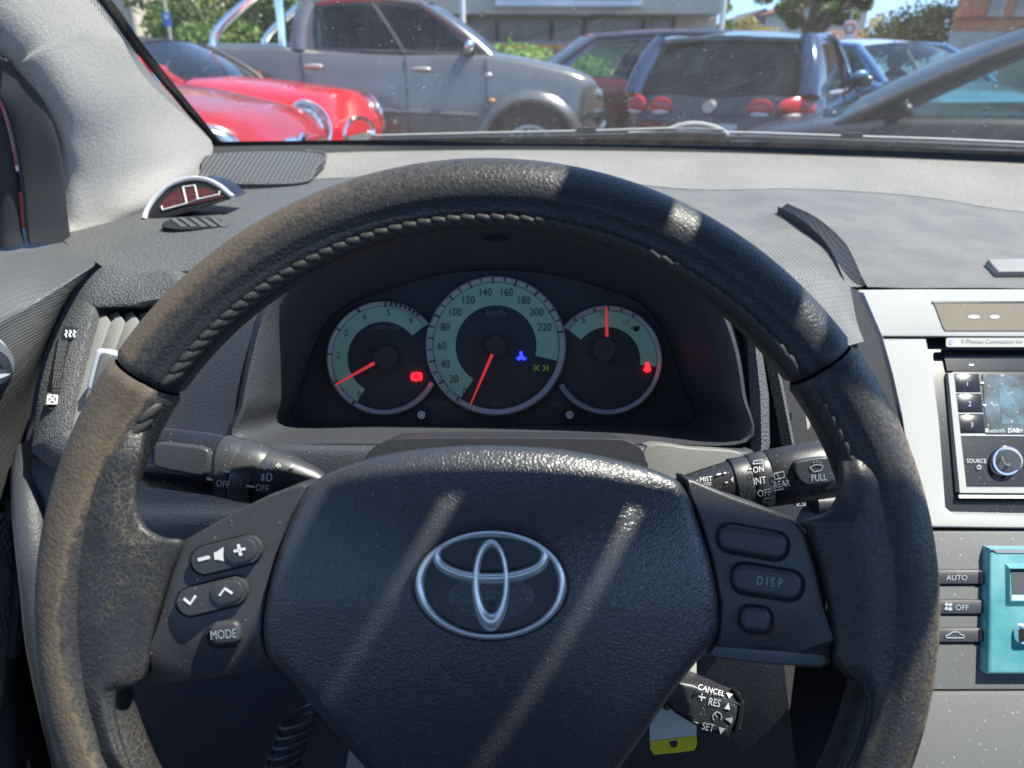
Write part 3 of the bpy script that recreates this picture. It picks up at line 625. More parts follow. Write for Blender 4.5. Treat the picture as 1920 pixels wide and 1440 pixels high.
obj('lower_centre_panel', MB().grid([[P(1430, 900, .46), P(1600, 905, .465)], [P(1430, 1000, .458), P(1600, 1000, .46)]]), MT['plastic'], dash, smooth=False)

# ================================================================== instrument binnacle
clu = thing('instrument_cluster', 'dark instrument cluster with three green ringed gauges and lit warning lamps', 'instrument cluster', P(930, 800, .53))
outer = [(455, 828), (462, 760), (478, 680), (500, 600), (535, 540), (600, 478), (700, 432), (820, 408), (930, 400), (1050, 410), (1170, 440), (1270, 495), (1335, 570), (1368, 650), (1384, 740), (1392, 828), (1200, 832), (930, 833), (650, 832)]
inner = [(552, 793), (560, 740), (575, 690), (592, 640), (615, 600), (660, 565), (730, 540), (830, 512), (930, 505), (1030, 512), (1120, 535), (1190, 560), (1235, 600), (1260, 650), (1280, 720), (1296, 793), (1130, 796), (930, 797), (720, 796)]
cx_, cy_ = 925, 680
def grow(p, k, m):
    v = Vector((p[0] - cx_, p[1] - cy_)); return (p[0] + v.x / v.length * k, p[1] + (v.y / v.length * k if v.y < 0 else v.y / v.length * m))
O2 = spline([P(*grow(p, 20, 0), .462) for p in outer], 5, True)
O1 = spline([P(*grow(p, 8, 0), .452) for p in outer], 5, True)
O0 = spline([P(*p, .453) for p in outer], 5, True); I0 = spline([P(*p, .532) for p in inner], 5, True)
Im = [lerp(p, q, .35) for p, q in zip(O0, I0)]; Im2 = [lerp(p, q, .8) for p, q in zip(O0, I0)]
obj('hood', MB().grid([[p + cF * .10 for p in O2], O2, O1, O0, Im, Im2, I0], close_u=True), MT['dash_dark'], clu, sharp=60)
D = .535
obj('face', MB().add([p + cF * .004 for p in I0], [tuple(range(len(I0)))]), MT['dial_black'], clu, smooth=False)
obj('light_sensor', pprism(ellp(930, 446, 25, 5, 24), .478, .002), MT['void'], clu)
def gauge(nm, cx, cy, r, dial_r0, a0, a1, lab):
    g = bpy.data.objects.new(nm, None); COL.objects.link(g); g.parent = clu; g['label'] = lab; return g
def dial(g, cx, cy, rin, rout, a0, a1):     # fades at the upper end as in the print
    obj('dial_band', ring(cx, cy, rin, rout, D, .001, a0, a1, 48), MT['dial'], g)
def bezel(g, cx, cy, r0, r1, a0=0, a1=360, dz=.006):
    rows = []; full = a1 - a0 >= 359; n = 72; m = n if full else n + 1
    for k in range(m):
        a_ = R(a0 + (a1 - a0) * k / n); c, s = math.cos(a_), math.sin(a_); row = []
        for t, z in ((0, .0), (.12, -.5 * dz), (.5, -.75 * dz), (.8, -dz), (1, -.8 * dz), (1.06, .0)):
            rr = lerp(r0, r1, t); row.append(P(cx + rr * c, cy - rr * s, D + z))
        rows.append(row)
    return obj('bezel', MB().grid(rows, close_v=full), MT['silver_dull'], g)
def tick(g, cx, cy, a_, r0, r1, w, mat='ink'):
    c, s = math.cos(R(a_)), math.sin(R(a_))
    obj('tick', strip([(cx + r0 * c, cy - r0 * s), (cx + r1 * c, cy - r1 * s)], w, D - .007, .002), MT[mat], g, smooth=False)
def needle(g, cx, cy, a_, r0, r1, w):
    c, s = math.cos(R(a_)), math.sin(R(a_))
    obj('needle', strip([(cx + r0 * c, cy - r0 * s), (cx + r1 * c, cy - r1 * s)], [w, w * .4], D - .010, .002), MT['needle'], g, smooth=False)
# speedometer
g = gauge('speedometer', 930, 647, 132, 0, 0, 0, 'large middle dial numbered 0 to 220')
SX, SY = 930, 648
obj('recess', ring(SX, SY, 0.5, 119, D + .002, .001), MT['dial_black'], g)
dial(g, SX, SY, 76, 118, -14, 236); bezel(g, SX, SY, 119, 131)
obj('hub_cap', MB().tube([P(SX, SY, D + .001), P(SX, SY, D - .006)], .0075, 28), MT['dial_black'], g)
for s_, x, y in (('0', 871, 734), ('20', 851, 710), ('40', 835, 682), ('60', 829, 648), ('80', 835, 613), ('100', 854, 585), ('120', 879, 562), ('140', 911, 548), ('160', 951, 548), ('180', 983, 563), ('200', 1006, 585), ('220', 1021, 613)):
    ptext(s_, x, y, D - .0012, 14.5, MT['ink'], g, sx=.86, name='numeral')
ptext('km/h', 930, 587, D - .0005, 14, MT['grey_print'], g, sx=.9)
ptext('E79-8', 929, 757, D - .0005, 5, MT['grey_print'], g)
for k in range(12):
    a_ = 236 - 2 - k * (222.0 / 11); tick(g, SX, SY, a_, 117, 129, 2.6)
    if k < 11: tick(g, SX, SY, a_ - 10.1, 121, 129, 2)
for k in range(34): 
    obj('bezel_notch', strip([(SX + 124 * math.cos(R(166 + 2.1 * k)), SY - 124 * math.sin(R(166 + 2.1 * k))), (SX + 131 * math.cos(R(166 + 2.1 * k)), SY - 131 * math.sin(R(166 + 2.1 * k)))], 3.0, D - .0066, .001), MT['dial'] if k % 1 == 0 else MT['ink'], g, smooth=False)
needle(g, SX, SY, 246.5, 18, 120, 6)
# rev counter
g = gauge('rev_counter', 718, 670, 0, 0, 0, 0, 'left dial numbered 0 to 6 with its red needle near 1')
TX, TY = 719, 671
obj('recess', ring(TX, TY, .5, 97, D + .002, .001), MT['dial_black'], g)
dial(g, TX, TY, 68, 96, 38, 239); bezel(g, TX, TY, 97, 107, 37, 333)
obj('hub_cap', MB().tube([P(TX + 5, TY, D + .001), P(TX + 5, TY, D - .006)], .0085, 28), MT['dial_black'], g)
for s_, x, y in (('0', 674, 740), ('2', 634, 666), ('3', 649, 624), ('4', 683, 594), ('5', 728, 586), ('6', 771, 600)):
    ptext(s_, x, y, D - .0012, 12.5, MT['ink'], g, sx=.86, name='numeral')
ptext('x1000 r/min', 724, 614, D - .0005, 8, MT['grey_print'], g, sx=.95)
for a_ in (236, 207, 176, 148, 118, 88): tick(g, TX, TY, a_, 96, 105, 2.2)
for k in range(7): tick(g, TX, TY, 82 - 5 * k, 100, 106, 3.4)
needle(g, TX, TY, 209, 20, 104, 6)
# fuel and temperature dial
g = gauge('fuel_gauge', 1138, 675, 0, 0, 0, 0, 'right dial marked R and 1/1 with upright red needle')
FX, FY = 1139, 675
obj('recess', ring(FX, FY, .5, 93, D + .002, .001), MT['dial_black'], g)
dial(g, FX, FY, 62, 92, -8, 142); bezel(g, FX, FY, 93, 103, -152, 143)
obj('hub_cap', MB().tube([P(FX - 6, FY - 20, D + .001), P(FX - 6, FY - 20, D - .006)], .0085, 28), MT['dial_black'], g)
for s_, x, y, h in (('R', 1096, 602, 9.5), ('1/2', 1133, 590, 9), ('1/1', 1174, 604, 9)):
    ptext(s_, x, y, D - .0012, h, MT['ink'], g, sx=.9)
obj('fuel_symbol', pprism([(1188, 612), (1196, 612), (1196, 609), (1199, 611), (1199, 620), (1196, 621), (1188, 621)], D - .001, .0004), MT['ink'], g, smooth=False)
obj('fuel_arrow', pprism([(1186, 613), (1186, 618), (1182, 615)], D - .001, .0004), MT['ink'], g, smooth=False)
for a_ in (128, 104, 89, 74, 60): tick(g, FX, FY, a_, 92, 101, 1.8)
needle(g, FX, FY, 91, 44, 99, 6)
ptext('0316183', 1140, 712, D - .0005, 9, MT['lamp_off'], g, sx=.9, name='odometer_digits')
ptext('107248', 1155, 729, D - .0005, 8, MT['lamp_off'], g, sx=.9, name='odometer_digits')
# warning lamps
lamp = obj('brake_lamp', ring(781, 706, 5.2, 8.5, D - .001, .0004), MT['lamp_red'], clu); lamp['label'] = 'lit red brake warning lamp'
obj('lamp_ring', ring(781, 706, 9.5, 11, D - .001, .0004, 130, 230), MT['lamp_red'], lamp)
obj('lamp_ring', ring(781, 706, 9.5, 11, D - .001, .0004, -50, 50), MT['lamp_red'], lamp)
obj('lamp_glow_disc', ring(781, 706, .3, 5, D - .0008, .0003), M('lit_red_dim', (.2, 0, 0), .5, emis=(1, .01, .02), estr=.7), lamp)
ptext('(I)', 781, 706, D - .0015, 8, MT['ink'], lamp)
lamp = obj('coolant_lamp', pprism([(974, 659), (980, 659), (980, 666), (984, 670), (983, 673), (971, 673), (970, 670), (974, 667)], D - .001, .0004), MT['lamp_blue'], clu); lamp['label'] = 'lit blue coolant lamp'
obj('wave', strip([(968, 671), (973, 675), (978, 672), (983, 675), (987, 671)], 2.4, D - .0012, .0003), MT['lamp_blue'], lamp, smooth=False)
lamp = obj('sidelight_lamp', ring(1011, 690, 3.5, 5, D - .001, .0003, 90, 270, 12), MT['lamp_green'], clu)
obj('lens', ring(1018, 690, 3.5, 5, D - .001, .0003, -90, 90, 12), MT['lamp_green'], lamp)
for x, s_ in ((1004, -1), (1025, 1)):
    for dy in (-4, 0, 4): obj('ray', strip([(x, 690 + dy * .9), (x + 4 * s_, 690 + dy * 1.2)], 1.2, D - .001, .0003), MT['lamp_green'], lamp, smooth=False)
lamp = obj('seat_belt_lamp', pprism([(1214, 679), (1217, 682), (1216, 685), (1219, 688), (1221, 694), (1219, 695), (1217, 698), (1211, 698), (1209, 695), (1206, 695), (1209, 688), (1212, 685), (1211, 682)], D - .001, .0004), MT['lamp_red'], clu, smooth=False); lamp['label'] = 'lit red seat belt lamp'
for x, y, s_ in ((775, 545, '<'), (807, 533, '[]'), (1088, 551, '>')): ptext(s_, x, y, D, 13, MT['lamp_off'], clu, name='unlit_symbol')
for x, y, s_, h in ((820, 748, 'DIM', 5.5), (822, 758, 'ODO/TRIP', 6), (1041, 757, 'DISP', 6)): ptext(s_, x, y, D + .001, h, MT['grey_print'], clu)
for x in (790, 1068):
    kn = obj('reset_knob', MB().tube([P(x, 778, D + .003), P(x, 778, D - .010)], [.0032, .0030], 20), MT['silver_dull'], clu)
    obj('knob_well', ring(x, 778, 11, 15, D - .001, .002, n=30), MT['plastic'], kn)

MT['shelf'] = M('sunlit_shelf_grey', (.20, .195, .185), .5, bumps=(('noise', 1200, .0002),))  # paler grey puts sunlight on this fascia corner into the colour
obj('sunlit_shelf', pprism([(p.x, p.y) for p in spline([(1214, 836, 0), (1300, 840, 0), (1380, 846, 0), (1389, 860, 0), (1391, 905, 0), (1300, 915, 0), (1212, 905, 0)], 4, True)], lambda x, y: .436 - max(0, y - 850) * .00005, .02, .004, 3), MT['shelf'], dash)
# ================================================================== centre console, stereo, climate panel
def dC(x, y): return pl(y, [(500, .632), (543, .619), (990, .520), (1500, .452)])
con = thing('centre_console', 'silver and grey centre console to the right of the steering wheel', 'console', P(1850, 1300, .50))
up = [(1600, 548), (1610, 543), (1700, 542), (1920, 542), (2360, 562), (2350, 650), (1920, 632), (1640, 631), (1632, 628)]
obj('upper_silver_panel', pprism(up, dC, .012, .002, 3), MT['silver'], con)
edge = [(1600, 548, 1619), (1632, 630, 1654), (1655, 700, 1674), (1680, 780, 1692), (1698, 860, 1704), (1710, 930, 1713), (1716, 992, 1718)]
MT['silver_edge'] = M('silver_edge', (.45, .50, .55), .3, metal=.7)
obj('edge_strip', MB().grid([[P(a - 3, y, dC(0, y) + .02), P(a, y, dC(0, y) + .004), P(b, y, dC(0, y) - .003), P(b + 2, y, dC(0, y) + .003)] for a, y, b in edge]), MT['silver_edge'], con)
lo = [(1640, 635), (1738, 635), (1752, 700), (1763, 790), (1770, 880), (1775, 952), (1790, 965), (1920, 968), (2215, 968), (2232, 955), (2250, 800), (2262, 650), (2350, 652), (2330, 1000), (1920, 992), (1716, 990), (1706, 900), (1690, 800), (1668, 712)]
obj('lower_silver_panel', pprism(lo, dC, .014, .003, 3), MT['silver'], con)
win = obj('indicator_window', pprism([(1751, 567), (2040, 567), (2040, 620), (1773, 620), (1768, 612)], lambda x, y: dC(x, y) - .001, .003), MT['taupe'], con)
for x, s_ in ((1826, 12), (1865, 10)): obj('symbol', pprism(ellp(x, 594, s_, 4, 16), lambda x, y: dC(x, y) - .0014, .0003), MT['grey_print'], win, smooth=False)
obj('window_edge', strip([(1749, 566), (2044, 566)], 3, lambda x, y: dC(x, y) - .0015, .001), MT['gloss'], con, smooth=False)
cl = lambda x, y: dC(x, y) + .002
obj('climate_fascia', pprism([(1700, 996), (1920, 996), (2330, 1004), (2300, 1290), (1920, 1294), (1700, 1294)], cl, .012, .002), MT['console'], con)
obj('lower_cover', pprism([(1690, 1298), (1920, 1297), (2300, 1294), (2280, 1520), (1680, 1520)], cl, .012, .002), MT['console'], con)
obj('seam', strip([(1700, 993), (1920, 994), (2330, 1002)], 4, lambda x, y: dC(x, y) + .008, .003), MT['void'], con, smooth=False)
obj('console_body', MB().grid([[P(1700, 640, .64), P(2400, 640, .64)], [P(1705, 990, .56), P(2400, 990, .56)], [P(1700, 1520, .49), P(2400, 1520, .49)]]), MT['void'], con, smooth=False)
# stereo
ste = thing('car_stereo', 'black double height car stereo with silver call knob and dusty screen', 'car stereo', P(2000, 960, .53))
s0 = lambda x, y: dC(x, y) + .012
obj('surround', pprism([(1734, 633), (2264, 640), (2240, 970), (1772, 968)], s0, .01), MT['gloss'], ste)
st = obj('sticker', pprism(rrect(1992, 642, 436, 17, 4, 0), lambda x, y: dC(x, y) - .0008, .0008), MT['paper'], ste); st['label'] = 'grey sticker reading 5 Phones Connection for Music Streaming'
obj('blue_mark', pprism(ellp(1783, 641, 3.6, 5.5, 20), lambda x, y: dC(x, y) - .0012, .0003), MT['blueprint'], st, smooth=False)
ptext('5 Phones Connection for Music Streaming', 1900, 641.5, lambda x, y: dC(x, y) - .0012, 11, M('sticker_ink', (.12, .12, .13), .6), st, sx=.95)
fr = [((1762, 655), (1770, 655)), ((1778, 700), (1788, 698)), ((1800, 924), (1812, 914)), ((2200, 926), (2190, 915)), ((2226, 700), (2216, 698))]
s1 = lambda x, y: dC(x, y) + .006
obj('bright_frame', MB().grid([[P(*a, s1) + cF * .006, P(*a, s1), P(*b, s1), P(*b, s1) + cF * .006] for a, b in fr[1:]], close_u=True), MT['silver'], ste, sharp=20)
obj('lower_lip', strip([(1799, 931), (2200, 933)], 5, lambda x, y: dC(x, y) + .006, .002), MT['silver_dull'], ste, smooth=False)
s2 = lambda x, y: dC(x, y) + .0085
obj('upper_bay', pprism([(1768, 655), (2230, 658), (2222, 697), (1776, 695)], s2, .004), MT['gloss'], ste)
obj('slot_mark', strip([(1817, 684), (1826, 684)], 3, lambda x, y: s2(x, y) - .0005, .0005), MT['white'], ste, smooth=False)
obj('face', pprism([(1786, 697), (2218, 697), (2193, 916), (1810, 914)], s2, .004), MT['gloss'], ste)
s3 = lambda x, y: s2(x, y) - .0012
sc = obj('screen', pprism([(1842, 702), (2120, 702), (2112, 812), (1850, 812)], s3, .001), MT['screen'], ste); sc['label'] = 'dusty dark screen'
obj('picture', pprism([(1872, 713), (2060, 713), (2056, 795), (1878, 795)], lambda x, y: s3(x, y) - .0003, .0003), M('screen_picture', (.035, .042, .05), .5, spec=.1, col2=(.09, .17, .22), nscale=40, lo=.4, hi=.6, dust=.5, dscale=300), sc)
for k, (y, nn) in enumerate(((719, '1'), (757, '2'), (796, '3'))):
    x0 = 1788 + 4.3 * k
    bt = obj('preset_button', pprism([(x0, y - 18), (x0 + 48, y - 18), (x0 + 51, y + 17), (x0 + 4, y + 17)], s3, .001, .0005), MT['gloss'], ste)
    ptext(nn, x0 + 26, y, lambda x, y: s3(x, y) - .0004, 9, M('blue_numeral', (.10, .12, .4), .4), bt)
    obj('button_edge', strip([(x0 + 3, y + 18), (x0 + 51, y + 18)], 1.6, lambda x, y: s3(x, y) - .0004, .0004), MT['white_dim'], bt, smooth=False)
for y, s_ in ((719, -1), (758, 1)):
    obj('arrow_mark', pprism([(1838 + (4 if s_ > 0 else 0), y), (1846 + (4 if s_ > 0 else 0), y), (1842 + (4 if s_ > 0 else 0), y + 4 * s_)], lambda x, y: s3(x, y) - .0006, .0003), MT['white'], ste, smooth=False)
ptext('Bluetooth', 1866, 807, lambda x, y: s3(x, y) - .0006, 8, MT['white_dim'], ste, sx=.8)
obj('bluetooth_mark', pprism(rrect(1850, 807, 5, 8, 2), lambda x, y: s3(x, y) - .0006, .0003), MT['white_dim'], ste, smooth=False)
ptext('DAB+', 1904, 807, lambda x, y: s3(x, y) - .0006, 8, MT['white'], ste, sx=.95)
obj('screen_base_line', strip([(1799, 816), (2200, 818)], 1.8, lambda x, y: s3(x, y) - .0004, .0004), MT['white_dim'], ste, smooth=False)
ptext('SOURCE', 1831, 864, lambda x, y: s2(x, y) - .002, 8, MT['white_dim'], ste, sx=.85)
obj('power_mark', ring(1836, 876, 3, 4.2, lambda x, y: s2(x, y) - .002, .0003, 120, 420, 20), MT['white_dim'], ste, smooth=False)
obj('power_mark', strip([(1836, 870), (1836, 876)], 1.3, lambda x, y: s2(x, y) - .002, .0003), MT['white_dim'], ste, smooth=False)
kn = obj('call_knob', MB().tube([P(1889, 864, s2(0, 864)), P(1889, 864, s2(0, 864) - .004), P(1889, 864, s2(0, 864) - .006)], [.0100, .0098, .0088], 40), MT['silver'], ste); kn['label'] = 'round silver call knob'
obj('knob_ring', ring(1889, 864, 23, 27, lambda x, y: dC(x, y) + .003, .003), MT['chrome'], kn)
ph = spline([(1880, 855), (1883, 858), (1882, 862), (1886, 867), (1890, 869), (1893, 867), (1896, 871), (1892, 875), (1886, 872), (1879, 864), (1877, 858)], 3, True)
obj('phone_mark', pprism([(p.x, p.y) for p in ph], lambda x, y: dC(x, y) + .0022, .0003), MT['ink'], kn, smooth=False)
obj('microphone_mark', pprism(rrect(1904, 862, 5, 11, 2.4), lambda x, y: dC(x, y) + .0022, .0003), MT['ink'], kn, smooth=False)
# climate buttons and the teal display
cp = thing('climate_panel', 'climate buttons AUTO and OFF beside a translucent teal display frame', 'climate control', P(1950, 1260, .48))
c1 = lambda x, y: dC(x, y) - .001
for y, kind in ((1082, 'AUTO'), (1138, 'OFF'), (1191, 'CAR')):
    bt = obj('climate_button', prism([P(x, yy, c1) for x, yy in ((1720, y - 13), (1838 if kind != 'OFF' else 1844, y - 13), (1848, y - 9), (1848, y + 13), (1720, y + 13))], cF * .006, .0015, 2), MT['satin'], cp)
    obj('button_slot', strip([(1720, y + 15.5), (1849, y + 15.5)], 3, lambda x, y: c1(x, y) + .002, .001), MT['void'], bt, smooth=False)
    dd = lambda x, y: c1(x, y) - .0006
    if kind == 'AUTO': ptext('AUTO', 1794, y + 1, dd, 10, MT['white_dim'], bt)
    elif kind == 'OFF':
        ptext('OFF', 1804, y + 1, dd, 10, MT['white_dim'], bt)
        for ax, ay in ((1775, 1133), (1782, 1134), (1775, 1141), (1782, 1142)): obj('fan_blade', pprism(ellp(ax, ay, 4, 3, 12, 30), dd, .0003), MT['white_dim'], bt, smooth=False)
    else:
        obj('car_outline', strip([(1774, 1192), (1780, 1190), (1786, 1185), (1796, 1185), (1802, 1190), (1808, 1192), (1808, 1196), (1774, 1196), (1774, 1192)], 1.6, dd, .0003), MT['white_dim'], bt, smooth=False)
    if kind != 'OFF':
        obj('button_lamp', prism([P(x, yy, lambda x, y: c1(x, y) - .0008) for x, yy in ((1837, y - 11), (1846, y - 7), (1846, y + 11), (1837, y + 11))], cF * .003), MT['gloss'], bt, smooth=False)
t0 = lambda x, y: dC(x, y) - .006
obj('teal_frame', pprism([(1857, 1028), (2210, 1030), (2200, 1266), (1853, 1266)], t0, .012, .0035, 3), MT['teal'], cp)
obj('teal_top_bevel', prism([P(x, y, lambda x, y: t0(x, y) - .0008) for x, y in ((1860, 1030), (2206, 1031), (2206, 1038), (1870, 1037))], cF * .001), MT['silver_edge'], cp, smooth=False)
obj('display_window', pprism([(1896, 1067), (2100, 1068), (2098, 1116), (1897, 1115)], lambda x, y: t0(x, y) - .0006, .001), MT['dial_black'], cp, smooth=False)
obj('display_frame', MB().grid([[P(x0, y0, lambda x, y: t0(x, y) - .003), P(x1, y1, lambda x, y: t0(x, y) - .0002)] for (x0, y0), (x1, y1) in (((1894, 1066), (1884, 1056)), ((2102, 1066), (2112, 1056)), ((2102, 1128), (2112, 1138)), ((1894, 1128), (1884, 1138)), ((1894, 1066), (1884, 1056)))]), MT['teal'], cp, sharp=20)
obj('display_sill', strip([(1897, 1121), (2100, 1122)], 10, lambda x, y: t0(x, y) - .001, .001), M('pale_teal', (.45, .62, .66), .3), cp, smooth=False)
obj('round_button', pprism(rrect(1925, 1192, 30, 34, 8), lambda x, y: t0(x, y) - .005, .006, .002), MT['chrome'], cp)

# ================================================================== parking display on the dash
pk = thing('parking_sensor_display', 'half round parking sensor display with white car outline on a smoked red lens', 'parking display', PY(360, 400, .78))
def qd(x, y): return PY(x, y, .728 + (411 - y) * .00045 - (x - 360) * .0001)
arc = [(272, 411), (276, 396), (290, 374), (312, 353), (338, 340), (366, 335), (392, 339), (415, 351), (430, 364), (438, 370)]
fa = [(p.x, p.y) for p in spline(arc, 5)]; bk = [(p.x, p.y) for p in spline([(438, 371), (400, 384), (350, 399), (310, 408), (280, 412)], 5)]
obj('housing', prism([qd(*p) for p in fa + bk[1:]], Vector((.004, .028, .0)), .0015), MT['gloss'], pk)
obj('silver_edge', MB().tube([qd(x, y) + Vector((0, -.001, .0005)) for x, y in fa], .0026, 8), MT['silver_dull'], pk)
inn = spline([(302, 392), (306, 378), (324, 361), (345, 352), (370, 350), (395, 355), (412, 365), (417, 369), (370, 380), (330, 389)], 4, True)
obj('lens', prism([qd(p.x, p.y) + Vector((0, -.0016, 0)) for p in inn], Vector((0, .001, 0))), MT['display_red'], pk)
def pline(pts, w):
    mb = MB(); V = [qd(*p) + Vector((0, -.0024, 0)) for p in pts]
    mb.tube(V, w, 6); return mb
obj('car_outline', pline([(345, 350), (367, 347), (373, 373), (352, 381), (345, 350)], .0009), MT['white'], pk)
obj('left_line', pline([(351, 381), (307, 393), (305, 386)], .0009), MT['white'], pk)
obj('right_line', pline([(373, 373), (413, 364), (413, 358)], .0009), MT['white'], pk)
# ================================================================== card tag and coiled cord under the column
kt = thing('key_tag', 'cream and yellow card tag with a punched hole hanging under the cruise stalk', 'tag', P(1262, 1400, .36))
MT['dark_hole'] = MT['void']
obj('card', pprism([(1222, 1240), (1306, 1240), (1306, 1384), (1219, 1394), (1219, 1360)], .392, .0012), MT['card'], kt, smooth=False)
yb = [(1219, 1390), (1306, 1380), (1307, 1398), (1305, 1404), (1300, 1408), (1230, 1415), (1222, 1412), (1219, 1406)]
hole = ellp(1263, 1394, 8, 8.5, 8)
Oy = [(1219, 1390), (1260, 1385), (1306, 1380), (1307, 1396), (1302, 1407), (1263, 1412), (1226, 1415), (1219, 1404)]
ang = lambda p: math.atan2(p[1] - 1394, p[0] - 1263)
Oy.sort(key=ang); hh = sorted(hole, key=ang)
obj('yellow_band', MB().grid([[P(*a_, .3915), P(*b_, .3915), P(*b_, .393), P(*a_, .393)] for a_, b_ in zip(Oy, hh)], close_u=True, close_v=True), MT['yellow'], kt, smooth=False)
cd = MB(); pts = []
for k in range(240):
    t = k / 240; a_ = 2 * math.pi * 9 * t; cxp = lerp(566, 505, t); cyp = lerp(1335, 1500, t)
    pts.append(P(cxp, cyp, .46) + cR * (.0115 * math.cos(a_)) + cU * (.004 * math.cos(a_)) + cF * (.0115 * math.sin(a_)))
co = obj('coiled_cord', cd.tube(pts, .0016, 7), MT['satin']); tag(co, 'black coiled cord hanging in the dark below the steering wheel', 'cord')
MT['rod'] = M('pale_rod', (.30, .28, .26), .6)
rd = obj('pedal_rod', MB().tube([P(672, 1400, .47), P(664, 1450, .47), P(655, 1520, .48)], .006, 12), MT['rod']); tag(rd, 'short pale grey rod low behind the left edge of the airbag cover', 'rod')
# ================================================================== steering wheel (its plane lies square to the column)
D0 = .300; K = D0 / F                      # metres per photo pixel in the wheel plane
WX, WY = 915, 1134
WC = P(WX, WY, D0)
wheel = thing('steering_wheel', 'black leather steering wheel with worn brown grips, chrome emblem and spoke buttons', 'steering wheel', WC)
def rim_seg(name, a0, a1, mat, wearfn, tr0=.0153, tr1=.0148, bulge=None, seamed=True):
    rows = []; wear = []; n = max(8, int((a1 - a0) * 1.2)); m = 44
    for i in range(n + 1):
        t = a0 + (a1 - a0) * i / n; rad = cR * math.cos(R(t)) + cU * math.sin(R(t)); row = []
        e = min(t - a0, a1 - t); pinch = (1 - .10 * max(0, 1 - e / .55)) if seamed else 1
        b = 1 + (bulge(t) if bulge else 0)
        for j in range(m):
            f = 2 * math.pi * j / m; fd = math.degrees(f)
            g = 1 - .085 * math.exp(-((fd - 116) / 6) ** 2) - .03 * math.exp(-((fd - 178) / 8) ** 2)
            rr = 767 * K + tr0 * pinch * b * g * math.cos(f); zz = tr1 * pinch * b * g * math.sin(f)
            p = WC + rad * rr - cF * zz
            row.append(p)
            wear.append(wearfn(t, fd if fd <= 180 else fd - 360, rr / K))
        rows.append(row)
    mb = MB().grid(rows, close_u=True); return obj(name, mb, mat, wheel, attr={'wear': wear}, sharp=60)
def w_top(t, f, r): return pl(t, [(36, -1.7), (75, -1.2), (95, -.6), (115, -.3), (146, -.05)]) + pl(f, [(-180, -2), (-20, -.3), (20, .3), (70, .15), (95, -.5), (120, -2)])
def w_left(t, f, r): return (r - pl(t, [(140, 716), (160, 742), (180, 764), (200, 748), (215, 740)])) / 14
def w_right(t, f, r): return (r - 822) / 30
ug = rim_seg('upper_grip', 36.2, 145.8, MT['rim_top'], w_top)
rim_seg('left_grip', 146.2, 250, MT['rim_left'], w_left, .0157, .0155)
rim_seg('right_grip', -70, 35.8, MT['rim_right'], w_right, .0157, .0155)
rim_seg('lower_grip', 250.4, 289.6, MT['rim_top'], lambda t, f, r: -2)
# plaited lacing along the inside of the rim
sm = MB(); sm.ell((0, 0, 0), (Vector((.0062, .0022, 0)), Vector((-.0008, .0024, 0)), Vector((0, 0, .0016))), 8, 5)
me = bpy.data.meshes.new('stitch'); me.from_pydata([tuple(v) for v in sm.v], [], sm.f); me.update()
me.polygons.foreach_set('use_smooth', [True] * len(me.polygons))
MT['lace'] = M('plaited_lacing', (.045, .043, .042), .6, bumps=(('noise', 900, .0003),)); me.materials.append(MT['lace'])
fs = R(142)
for i in range(92):
    t = -6 + 194 * i / 91
    if 34.5 < t < 37.5 or 144.5 < t < 147.5: continue
    rad = cR * math.cos(R(t)) + cU * math.sin(R(t)); tan = -cR * math.sin(R(t)) + cU * math.cos(R(t)); nrm = -cF
    q = rad * math.cos(fs) + nrm * math.sin(fs)
    p = rad * (767 * K) + rad * (.0157 * math.cos(fs)) + nrm * (.0149 * math.sin(fs))
    side = (tan.cross(q)).normalized()
    mtx = Matrix((tan, side, q)).transposed().to_4x4(); mtx.translation = p
    o = bpy.data.objects.new('stitch', me); COL.objects.link(o); o.parent = wheel; o.matrix_local = mtx
# airbag cover
def resamp2(pts, n, closed=True):
    L = [0]; q = pts + [pts[0]] if closed else pts
    for a_, b_ in zip(q, q[1:]): L.append(L[-1] + (Vector(b_) - Vector(a_)).length)
    out = []; k = 0
    for i in range(n):
        s = L[-1] * i / n
        while L[k + 1] < s: k += 1
        out.append(Vector(q[k]).lerp(Vector(q[k + 1]), (s - L[k]) / (L[k + 1] - L[k])))
    return out
ab = [(580, 912), (650, 874), (750, 848), (860, 836), (960, 836), (1070, 846), (1170, 866), (1250, 893), (1284, 920), (1308, 980), (1330, 1050), (1345, 1130), (1343, 1185), (1325, 1218), (1300, 1245), (1250, 1310), (1195, 1390), (1150, 1450), (1090, 1510), (1000, 1550), (920, 1560), (840, 1550), (760, 1510), (690, 1440), (640, 1385), (590, 1325), (540, 1265), (505, 1230), (495, 1195), (500, 1130), (522, 1040), (550, 965)]
abs_ = [Vector((p.x, p.y)) for p in spline([(x, y, 0) for x, y in ab], 4, True)]
AC = Vector((922, 1130))
def dH(x, y):
    """depth of the airbag face at a pixel"""
    u = (x - 922) / 420; v = (y - 1130) / (300 if y < 1130 else 430)
    r2 = min(1.0, (abs(u) ** 2.4 + abs(v) ** 2.4) ** (2 / 2.4))
    return .2685 + .0165 * r2 + .004 * max(0, -v) ** 2 + .006 * max(0, v)
rows = []
for s, extra in ((1.0, .024), (1.006, .010), (1.0, .0035), (.985, .0008), (.955, 0), (.9, 0), (.82, 0), (.72, 0), (.6, 0), (.47, 0), (.33, 0), (.2, 0), (.1, 0), (.02, 0)):
    rows.append([P(AC.x + (p.x - AC.x) * s, AC.y + (p.y - AC.y) * s, dH(AC.x + (p.x - AC.x) * s, AC.y + (p.y - AC.y) * s) + extra) for p in abs_])
air = obj('airbag_cover', MB().grid(rows, close_u=True), MT['airbag'], wheel, sharp=70)
